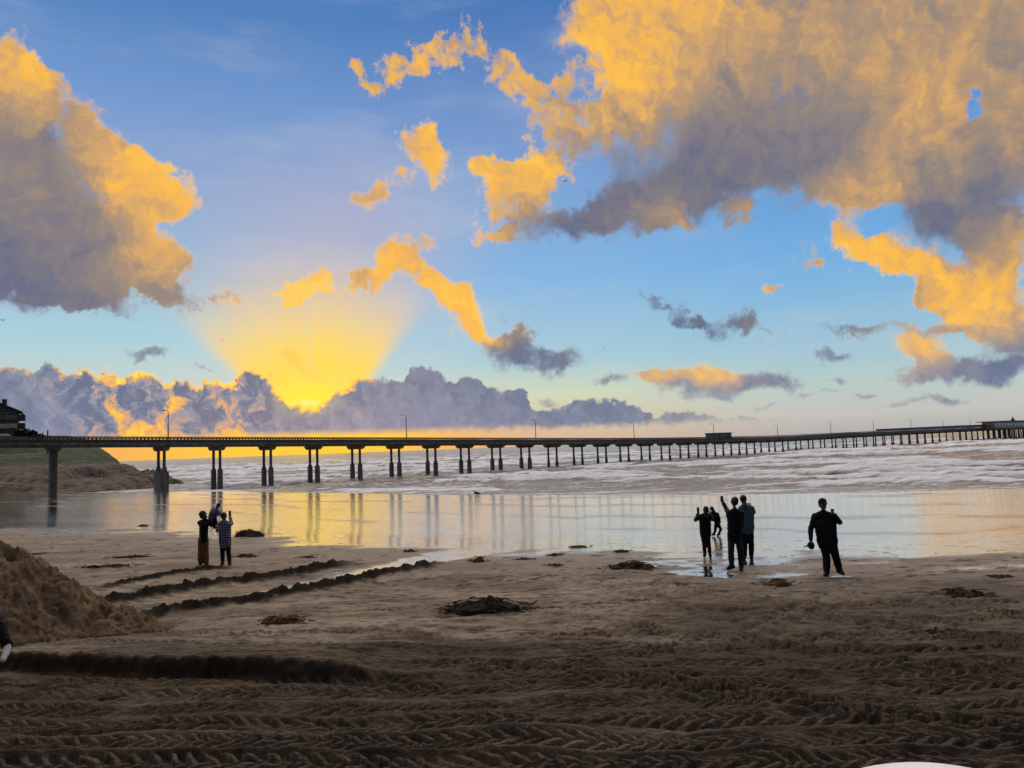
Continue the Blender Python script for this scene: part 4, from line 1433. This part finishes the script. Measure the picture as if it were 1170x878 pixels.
def plaid(name, a, b_, c_, sc=16):
    m, nt, bs_ = new_mat(name)
    p = nt.n('ShaderNodeTexCoord').outputs['Object']
    s_ = nt.n('ShaderNodeSeparateXYZ')
    nt.put(s_.inputs[0], p)
    fx = nt.m('FRACT', nt.m('MULTIPLY', nt.m('ADD', s_.outputs[0], s_.outputs[1]), sc * .5))
    fz = nt.m('FRACT', nt.m('MULTIPLY', s_.outputs[2], sc * .5))
    vx, vz = nt.m('LESS_THAN', fx, .5), nt.m('LESS_THAN', fz, .5)
    k = nt.m('MULTIPLY', nt.m('ADD', vx, vz), .5)
    nt.put(bs_.inputs['Base Color'], nt.ramp(k, [(0.0, a), (.5, b_), (1.0, c_)]))
    bs_.inputs['Roughness'].default_value = .9
    return m


black_f = fabric('black_cloth', (.012, .012, .014))
coal_f = fabric('charcoal_cloth', (.020, .020, .022))
navy_f = fabric('navy_denim', (.020, .030, .052))
blue_f = fabric('grey_blue_shell', (.060, .115, .175))
ochre_f = fabric('ochre_cloth', (.135, .080, .025))
hair_m = paint('dark_hair', (.012, .009, .007), .6, .3, 30)
shoe_m = paint('dark_shoe', (.015, .014, .014), .6, .2, 10)
pale_shoe = paint('pale_canvas_shoe', (.42, .40, .38), .7, .15, 10)
phone_m = paint('phone_shell', (.01, .01, .012), .25, .1, 10, spec=.6)
eye_m = paint('eye', (.05, .04, .035), .2, .1, 10)
plaid_w = plaid('plaid_shirt', (.30, .28, .36), (.09, .07, .16), (.02, .018, .05), 26)
plaid_c = plaid('plaid_jacket', (.16, .17, .26), (.05, .06, .12), (.012, .014, .035), 30)


def hand(mb, wrist, elbow, palm_n, k, curl=.5):
    """palm, four fingers and a thumb, all rooted in the palm"""
    d = (wrist - elbow).normalized()
    side = d.cross(palm_n).normalized()
    pn = side.cross(d).normalized()
    L = .085 * k
    for s in (-.028, -.009, .009, .028):
        mb.hull([(wrist + d * .01 * k + side * s * .6 * k, .015 * k), (wrist + d * L + side * s * k, .013 * k)])
    for s, l in ((-.030, .068), (-.010, .078), (.010, .073), (.030, .056)):
        p0 = wrist + d * L + side * s * k
        p1 = p0 + (d * math.cos(curl * .8) + pn * math.sin(curl * .8)) * l * .5 * k
        p2 = p1 + (d * math.cos(curl * 2) + pn * math.sin(curl * 2)) * l * .5 * k
        mb.hull([(p0, .0105 * k), (p1, .0095 * k)])
        mb.hull([(p1, .0095 * k), (p2, .0085 * k)])
    t0 = wrist + d * .03 * k - side * .025 * k
    t1 = t0 - side * .035 * k + d * .025 * k + pn * .01 * k
    t2 = t1 + d * .03 * k + pn * .012 * k - side * .006 * k
    mb.hull([(t0, .013 * k), (t1, .0115 * k)])
    mb.hull([(t1, .0115 * k), (t2, .0095 * k)])


def person(label, y, J, k=1.0, bulk=1.0, facing=(0, 1, 0), top=None, legs=None, shoe=None, group=None, hat=None, long_hair=False, hood=None,
           top_len=.12, wide=1.0, skirted=0.0, curl=.6, head_up=0.0, laces=False):
    """J: joints in pixels of the photograph with a depth offset from y (metres), so the figure stands where the photo has it.
    k scales limb thickness (1 for an adult of 1.75 m)."""
    P_ = {n: at_y(v[0], v[1], y + (v[2] if len(v) > 2 else 0)) for n, v in J.items()}
    fw = Vector(facing).normalized()
    rt = fw.cross(Vector((0, 0, 1))).normalized()
    low = min(P_['foot_l'].z, P_['foot_r'].z)
    org = Vector((P_['pelvis'].x, P_['pelvis'].y, low))
    root = empty('person', org, label, 'person', group)
    b_ = bulk
    pel, chest, neck, head = P_['pelvis'], P_['chest'], P_['neck'], P_['head']
    up = (head - neck).normalized()
    body = MB(org)
    R_ = lambda v: v * k

    def torso(mb, g):
        for s in (-1, 1):
            mb.hull([(pel + rt * s * R_(.07) * b_, R_(.095) * b_ + g), (chest + rt * s * R_(.085) * b_, R_(.10) * b_ + g)])
        mb.hull([(pel + rt * R_(.07) * b_, R_(.09) * b_ + g), (pel - rt * R_(.07) * b_, R_(.09) * b_ + g)])
        mb.hull([(chest - rt * R_(.09) * b_, R_(.09) * b_ + g), (chest + rt * R_(.09) * b_, R_(.09) * b_ + g), (P_['sh_l'], R_(.058) * b_ ** .5 + g), (P_['sh_r'], R_(.058) * b_ ** .5 + g), (neck - up * R_(.02), R_(.06) + g)])

    def arm(mb, s, g, to_wrist=1.0):
        sh, el_, wr = P_['sh_' + s], P_['el_' + s], P_['wr_' + s]
        mb.hull([(sh, R_(.055) * b_ ** .5 + g), (el_, R_(.042) * b_ ** .5 + g)])
        mb.hull([(el_, R_(.042) * b_ ** .5 + g), (el_.lerp(wr, to_wrist), R_(.030) + g)])

    def leg(mb, s, g, to_ank=1.0, gw=0.0):
        hp, kn, an = P_['hip_' + s], P_['kn_' + s], P_['foot_' + s]
        an = an + Vector((0, 0, R_(.07)))
        mb.hull([(hp, R_(.085) * b_ ** .7 + g), (kn, R_(.056) * b_ ** .5 + g + gw * .6)])
        mb.hull([(kn, R_(.056) * b_ ** .5 + g + gw * .6), (kn.lerp(an, .35), R_(.052) * b_ ** .4 + g + gw), (kn.lerp(an, to_ank), R_(.037) + g + gw)])
    torso(body, 0)
    for s in 'lr':
        arm(body, s, 0)
        leg(body, s, 0)
        an = P_['foot_' + s] + Vector((0, 0, R_(.045)))
        toe = P_.get('toe_' + s, P_['foot_' + s] + fw * R_(.15)) + Vector((0, 0, R_(.035)))
        body.hull([(an, R_(.035)), (toe, R_(.028))])
        hand(body, P_['wr_' + s], P_['el_' + s], fw, k * .95, curl)
    body.hull([(neck - up * R_(.04), R_(.058)), (neck + up * R_(.06), R_(.052))])
    # skull, jaw, nose, ears
    hr = head
    body.hull([(hr + up * R_(.035) - fw * R_(.018), R_(.092)), (hr + up * R_(.02) + fw * R_(.012), R_(.084)), (hr - up * R_(.055) + fw * R_(.03), R_(.056)), (hr - up * R_(.085) + fw * R_(.05), R_(.032))])
    body.hull([(hr + fw * R_(.094) + up * R_(.015), R_(.010)), (hr + fw * R_(.112) - up * R_(.02), R_(.013))])
    body.hull([(hr + fw * R_(.088) - up * R_(.052) - rt * R_(.016), R_(.009)), (hr + fw * R_(.088) - up * R_(.052) + rt * R_(.016), R_(.009))])
    for s in (-1, 1):
        body.hull([(hr + rt * s * R_(.088) + up * R_(.018), R_(.016)), (hr + rt * s * R_(.086) - up * R_(.018), R_(.012))])
    remeshed(body, 'body', skin, root, .0115 * max(k, .6), 3)
    for s in (-1, 1):
        MB(org).ball(hr + fw * R_(.089) + up * R_(.018) + rt * s * R_(.032), R_(.013), 2, (1, 1, .7)).build('eye', eye_m, root, True)
    # clothing
    tp = MB(org)
    torso(tp, R_(.022))
    for s in 'lr':
        arm(tp, s, R_(.018), .96)
    drop = (pel - chest).normalized() * R_(top_len)
    tp.hull([(pel + rt * R_(.085) * b_, R_(.105) * b_ + .01), (pel - rt * R_(.085) * b_, R_(.105) * b_ + .01), (pel + drop + rt * R_(.075) * b_, R_(.10) * b_ + skirted), (pel + drop - rt * R_(.075) * b_, R_(.10) * b_ + skirted)])
    tp.hull([(neck - up * R_(.03), R_(.082)), (neck + up * R_(.025), R_(.068))])
    if hood:
        tp.hull([(neck + up * R_(.02) - fw * R_(.05), R_(.085)), (neck + up * R_(.08) - fw * R_(.04), R_(.07))])
    remeshed(tp, 'jacket', top, root, .013 * max(k, .6), 5, .010 * k, 11)
    tr = MB(org)
    for s in 'lr':
        leg(tr, s, R_(.014), .97, R_(.02) * wide)
    tr.hull([(pel + rt * R_(.07) * b_, R_(.10) * b_), (pel - rt * R_(.07) * b_, R_(.10) * b_), (P_['hip_l'], R_(.09) * b_ ** .7), (P_['hip_r'], R_(.09) * b_ ** .7)])
    remeshed(tr, 'trousers', legs, root, .013 * max(k, .6), 4, .008 * k, 12)
    for s in 'lr':
        f = P_['foot_' + s]
        toe = P_.get('toe_' + s, f + fw * R_(.15))
        d = (toe - f)
        m = MB(org)
        z_ = Vector((0, 0, 1))
        m.hull([(f - d.normalized() * R_(.05) + z_ * R_(.035), R_(.046)), (f + z_ * R_(.10), R_(.056)), (f + d * .6 + z_ * R_(.045), R_(.052)), (toe + z_ * R_(.034), R_(.042))])
        so_ = remeshed(m, 'shoe', shoe or shoe_m, root, .010 * max(k, .6), 3)
        if laces:
            lm = MB(org)
            for q in range(4):
                c0 = f + d * (.2 + .13 * q) + z_ * R_(.118 - .018 * q)
                sd = d.cross(z_).normalized() * R_(.03)
                lm.tube(c0 - sd, c0 + sd + d * .05, .004, None, 5)
            lm.build('lace', bld_l, so_)
    if hat != 'bald':
        hm = MB(org)
        hm.hull([(hr + up * R_(.05) - fw * R_(.022), R_(.096)), (hr + up * R_(.0) - fw * R_(.04), R_(.082))])
        if long_hair:
            hm.hull([(hr - fw * R_(.04), R_(.085)), (neck - fw * R_(.055), R_(.075)), (chest.lerp(neck, .55) - fw * R_(.10), R_(.05))])
        remeshed(hm, 'hair', hair_m, root, .011 * max(k, .6), 3, .006, 20)
    if hat in ('cap', 'beanie', 'brim'):
        hm = MB(org)
        hm.hull([(hr + up * R_(.075) - fw * R_(.015), R_(.100)), (hr + up * R_(.085) + fw * R_(.01), R_(.094))])
        if hat == 'cap':
            hm.hull([(hr + up * R_(.07) + fw * R_(.06) + rt * R_(.05), R_(.012)), (hr + up * R_(.07) + fw * R_(.06) - rt * R_(.05), R_(.012)), (hr + up * R_(.055) + fw * R_(.17) + rt * R_(.03), R_(.010)), (hr + up * R_(.055) + fw * R_(.17) - rt * R_(.03), R_(.010))])
        if hat == 'brim':
            hm.hull([(hr + up * R_(.07) + (fw * math.cos(a) + rt * math.sin(a)) * R_(.14), R_(.011)) for a in [q * math.pi / 5 for q in range(10)]])
        remeshed(hm, 'hat', black_f, root, .011 * max(k, .6), 2)
    return root, P_


def phone(p, facing, label, up=(0, 0, 1), s=1.0):
    f = Vector(facing).normalized()
    u = Vector(up)
    u = (u - f * u.dot(f)).normalized()
    r_ = u.cross(f)
    ax = Matrix((r_, f, u)).transposed()
    o = MB(p).box(p, (.076 * s, .010, .155 * s), 0, .003, ax).build('phone', phone_m)
    return tag(o, label, 'phone', 'phones held up by people on the beach')


def yat(py, px):
    """depth at which the line of sight of a pixel meets the sand"""
    z = 0.0
    for _ in range(6):
        p = at_z(px, py, z)
        z = .5 * z + .5 * ground_z(p.x, p.y)
    return at_z(px, py, z).y


# --- left group
y = yat(646, 232)
person('man in a black jacket and ochre trousers lifting a child, at left', y, dict(
    pelvis=(232.5, 613), chest=(233, 601), neck=(234, 594.5), head=(232.5, 590), sh_l=(228.3, 597.5, .05), sh_r=(238.5, 597, -.02),
    el_l=(232, 604, .22), wr_l=(240, 598, .28), el_r=(241.5, 600.5, .05), wr_r=(244.5, 594, .12), hip_l=(229.8, 617), hip_r=(235, 617),
    kn_l=(229.4, 631), kn_r=(235, 631), foot_l=(229.5, 645.5), foot_r=(235.5, 645.5), toe_l=(228.6, 646.5, .08), toe_r=(237, 646.5, .08)),
    facing=(.75, .6, 0), top=black_f, legs=ochre_f, hat='brim', wide=1.7, bulk=.95)
person('toddler in a dark plaid jacket held up in the air', y + .12, dict(
    pelvis=(243, 592.5), chest=(245, 586), neck=(247.2, 582.2), head=(249, 578.8), sh_l=(243, 582.5), sh_r=(249, 585),
    el_l=(240.5, 586), wr_l=(239, 589.5), el_r=(250.5, 588.5), wr_r=(252, 585.5, .05), hip_l=(242.6, 594.5), hip_r=(245.6, 594.5),
    kn_l=(243.6, 599), kn_r=(247.3, 598.5), foot_l=(245, 604.2), foot_r=(248, 604)),
    k=.62, facing=(.8, -.5, 0), top=plaid_c, legs=black_f, hat='beanie', bulk=1.15)
y = yat(646.5, 258)
_, Pw = person('woman in a pale purple plaid shirt and black leggings holding a phone up', y, dict(
    pelvis=(257.2, 616), chest=(256.6, 604), neck=(256.2, 595.8), head=(255.8, 590.4), sh_l=(251, 599.3), sh_r=(261.8, 599.3),
    el_l=(248.6, 606.5, .15), wr_l=(247.8, 601, .35), el_r=(264.8, 598.5, .2), wr_r=(262.8, 590.8, .3), hip_l=(254.3, 620), hip_r=(260, 620),
    kn_l=(254.2, 632), kn_r=(261.2, 632), foot_l=(254.4, 645.5), foot_r=(262.3, 646.8), toe_l=(253.4, 646.5, .1), toe_r=(262.8, 647.8, .1)),
    facing=(-.1, 1, 0), top=plaid_w, legs=black_f, top_len=.20, skirted=.01, bulk=.95, wide=.2)
phone(at_y(262.6, 586.8, y + .33), (0, 1, 0), 'dark phone held up beside the head of the woman in plaid')

# --- right group
y = yat(638.5, 806)
person('small woman in a long black coat raising a phone, left of the right group', y, dict(
    pelvis=(806, 606), chest=(805.5, 594), neck=(806, 588), head=(806.3, 583.2), sh_l=(800.6, 590), sh_r=(810.8, 590),
    el_l=(794.6, 594.5, .1), wr_l=(797.5, 587, .28), el_r=(814, 594, .12), wr_r=(811.5, 586.5, .28), hip_l=(803.4, 610), hip_r=(808, 610),
    kn_l=(804.6, 622), kn_r=(809.8, 622), foot_l=(805.5, 636), foot_r=(811.3, 636.5), toe_l=(804.6, 637.2, .08), toe_r=(811.8, 637.5, .08)),
    k=.86, facing=(-.15, 1, 0), top=black_f, legs=coal_f, long_hair=True, top_len=.17, skirted=.01, wide=.2)
phone(at_y(797.6, 583, y + .3), (0, 1, 0), 'phone raised by the small woman in the long black coat')
y = yat(612.5, 821)
person('child in black leaning forward at the water behind the group', y, dict(
    pelvis=(819.5, 598.5), chest=(816.8, 590.5), neck=(814.6, 585.8), head=(813.2, 581.8), sh_l=(813, 588.5), sh_r=(819.8, 587.5),
    el_l=(809.5, 592, .1), wr_l=(808, 588.5, .2), el_r=(822, 592.5), wr_r=(822.6, 597.5, .1), hip_l=(817.8, 600.5), hip_r=(821.2, 600.5),
    kn_l=(817.4, 606), kn_r=(823.6, 605), foot_l=(815.6, 612), foot_r=(821.4, 612), toe_l=(813.6, 612.2), toe_r=(819.6, 612.6)),
    k=.70, facing=(-.8, .5, 0), top=black_f, legs=black_f, long_hair=True, wide=.3)
y = yat(652.5, 840)
person('tall man in black top and dark jeans raising one arm with a phone', y, dict(
    pelvis=(839.5, 609.5), chest=(840, 595), neck=(839.4, 583.5), head=(839.2, 574), sh_l=(832.6, 587.2), sh_r=(847.3, 587.2),
    el_l=(829.6, 581.5, .18), wr_l=(826.2, 574.6, .30), el_r=(847.6, 601, .05), wr_r=(841, 607, .22), hip_l=(835.6, 613.5), hip_r=(843.2, 613.5),
    kn_l=(835.2, 631), kn_r=(846, 631), foot_l=(836.2, 650.2), foot_r=(847.3, 651.8), toe_l=(831.5, 651.8, .06), toe_r=(846.6, 654, -.05)),
    facing=(-.12, 1, 0), top=black_f, legs=navy_f, wide=.6)
phone(at_y(824.8, 570.4, y + .32), (.2, 1, 0), 'phone held high at arm length by the tall man in black')
y = yat(639.5, 854)
person('man in a grey blue hooded jacket behind the tall man in black', y, dict(
    pelvis=(853.6, 601.5), chest=(853, 590), neck=(850.2, 578.5), head=(849.2, 571.2), sh_l=(846.2, 581.5), sh_r=(859, 581.2),
    el_l=(845.6, 591, .1), wr_l=(846, 581.5, .3), el_r=(861.4, 585.5, .12), wr_r=(856.8, 578, .28), hip_l=(850.4, 607), hip_r=(857, 607),
    kn_l=(850.8, 622), kn_r=(858.4, 622), foot_l=(851.2, 637.6), foot_r=(858.6, 638.8), toe_l=(850.6, 639.6, .08), toe_r=(859, 640.4, .08)),
    facing=(-.05, 1, 0), top=blue_f, legs=black_f, hood=True, bulk=1.05, wide=.6, top_len=.16)
y = yat(658.5, 953)
_, Pm = person('heavy man in black with a cap, a dark hat in one hand', y, dict(
    pelvis=(945, 617), chest=(943, 600), neck=(941, 586), head=(940.2, 577.5), sh_l=(953, 590.5), sh_r=(931.2, 590.5),
    el_l=(959.5, 597, -.05), wr_l=(952.5, 588, -.22), el_r=(926.2, 605), wr_r=(926.4, 617.5, -.08), hip_l=(950.5, 620), hip_r=(941.4, 620),
    kn_l=(955.2, 637.5), kn_r=(944.4, 638), foot_l=(959.6, 655.6), foot_r=(944.8, 657.6), toe_l=(963.6, 657.6, -.08), toe_r=(942.4, 659.4, -.06)),
    facing=(.1, -1, 0), top=black_f, legs=black_f, hat='cap', bulk=1.32, wide=1.0)
phone(at_y(951.2, 585.4, y - .27), (0, -1, 0), 'phone held close to the face by the heavy man in black')
hp = at_y(925.6, 623.5, y - .10)
hm = MB(hp)
hm.hull([(hp + Vector((.02, 0, .01)), .085), (hp + Vector((.03, 0, -.03)), .07)])
hm.hull([(hp + Vector((-.05, -.02, -.01)), .012), (hp + Vector((-.05, .05, -.01)), .012), (hp + Vector((-.15, 0, -.03)), .010)])
root_h = remeshed(hm, 'hat', black_f, None, .011, 2)
root_h.location = hp
tag(root_h, 'dark cap dangling from the lowered hand of the heavy man', 'hat')

# --- person cut by the left edge, only a leg in view
y = 12.0
person('dark trouser leg and pale shoe of somebody cut off by the left edge', y, dict(
    pelvis=(-34, 674), chest=(-36, 640), neck=(-36, 610), head=(-36, 594), sh_l=(-50, 620), sh_r=(-22, 620),
    el_l=(-53, 643), wr_l=(-52, 663, .1), el_r=(-19, 643), wr_r=(-20, 663, .1), hip_l=(-40, 682), hip_r=(-26, 682),
    kn_l=(-42, 714), kn_r=(-7, 705), foot_l=(-44, 751), foot_r=(9.5, 744), toe_l=(-46, 758, -.15), toe_r=(3, 757, -.2)),
    facing=(-.2, -1, 0), top=coal_f, legs=black_f, shoe=pale_shoe, bulk=1.1, wide=1.3, laces=True)

# ------------------------------------------------------------------ birds
bird_m = paint('gull_dark', (.05, .045, .045), .8, .3, 10)


def bird_flying(px, py, y, span_px, label, bank=0.0, dihedral=.25):
    c = at_y(px, py, y)
    s = span_px * y / F_PX / 2
    o = empty('gull', c, label, 'bird', 'gulls in the air')
    MB(c).hull([(c + Vector((-s * .35, 0, 0)), s * .07), (c + Vector((s * .05, 0, 0)), s * .13), (c + Vector((s * .45, .0, 0)), s * .05)]).hull([(c + Vector((-s * .35, 0, .02 * s)), s * .08), (c + Vector((-s * .5, 0, 0)), s * .025)]).build('body', bird_m, o, True)
    for sg in (-1, 1):
        m = MB(c)
        e = c + Vector((sg * s * .5, s * .2, s * (dihedral + sg * bank)))
        t_ = c + Vector((sg * s, -s * .1, s * (dihedral * .4 + sg * bank * 1.6)))
        w1, w2 = Vector((0, s * .16, 0)), Vector((0, s * .12, 0))
        up_ = Vector((0, 0, s * .03))
        m.prism([c - w1 - up_, c + w1 - up_, c + w1 + up_, c - w1 + up_], [e - w2 - up_, e + w2 - up_, e + w2 + up_, e - w2 + up_])
        m.prism([e - w2 - up_ * .9, e + w2 - up_ * .9, e + w2 + up_ * .9, e - w2 + up_ * .9], [t_ - w2 * .2 - up_ * .4, t_ + w2 * .2 - up_ * .4, t_ + w2 * .2 + up_ * .4, t_ - w2 * .2 + up_ * .4])
        m.build('wing', bird_m, o)


bird_flying(645, 207, 60, 9, 'gull gliding in front of the big cloud at the top', .12)
bird_flying(3, 366, 70, 8, 'small gull flying at the left edge above the bank of cloud', -.1)
bird_flying(737, 478, 80, 4, 'tiny gull low over the pier right of centre', .1)
bird_flying(254, 389, 90, 4, 'tiny gull in the yellow shaft of light', .0)
c = at_z(545, 565.5, -.32)
c.z = max(ground_z(c.x, c.y), -.45)
o = empty('gull', c, 'dark gull standing on the wet sand near the water', 'bird')
MB(c).hull([(c + Vector((-.14, 0, .26)), .09), (c + Vector((.05, 0, .24)), .10), (c + Vector((.30, 0, .20)), .03)]).hull([(c + Vector((-.18, 0, .34)), .04), (c + Vector((-.2, 0, .40)), .055)]).hull([(c + Vector((-.24, 0, .39)), .02), (c + Vector((-.32, 0, .38)), .008)]).build('body', bird_m, o, True)
for s in (-.03, .03):
    MB(c).tube(c + Vector((0, s, -.02)), c + Vector((0, s, .18)), .012, None, 5).build('leg', bird_m, o)
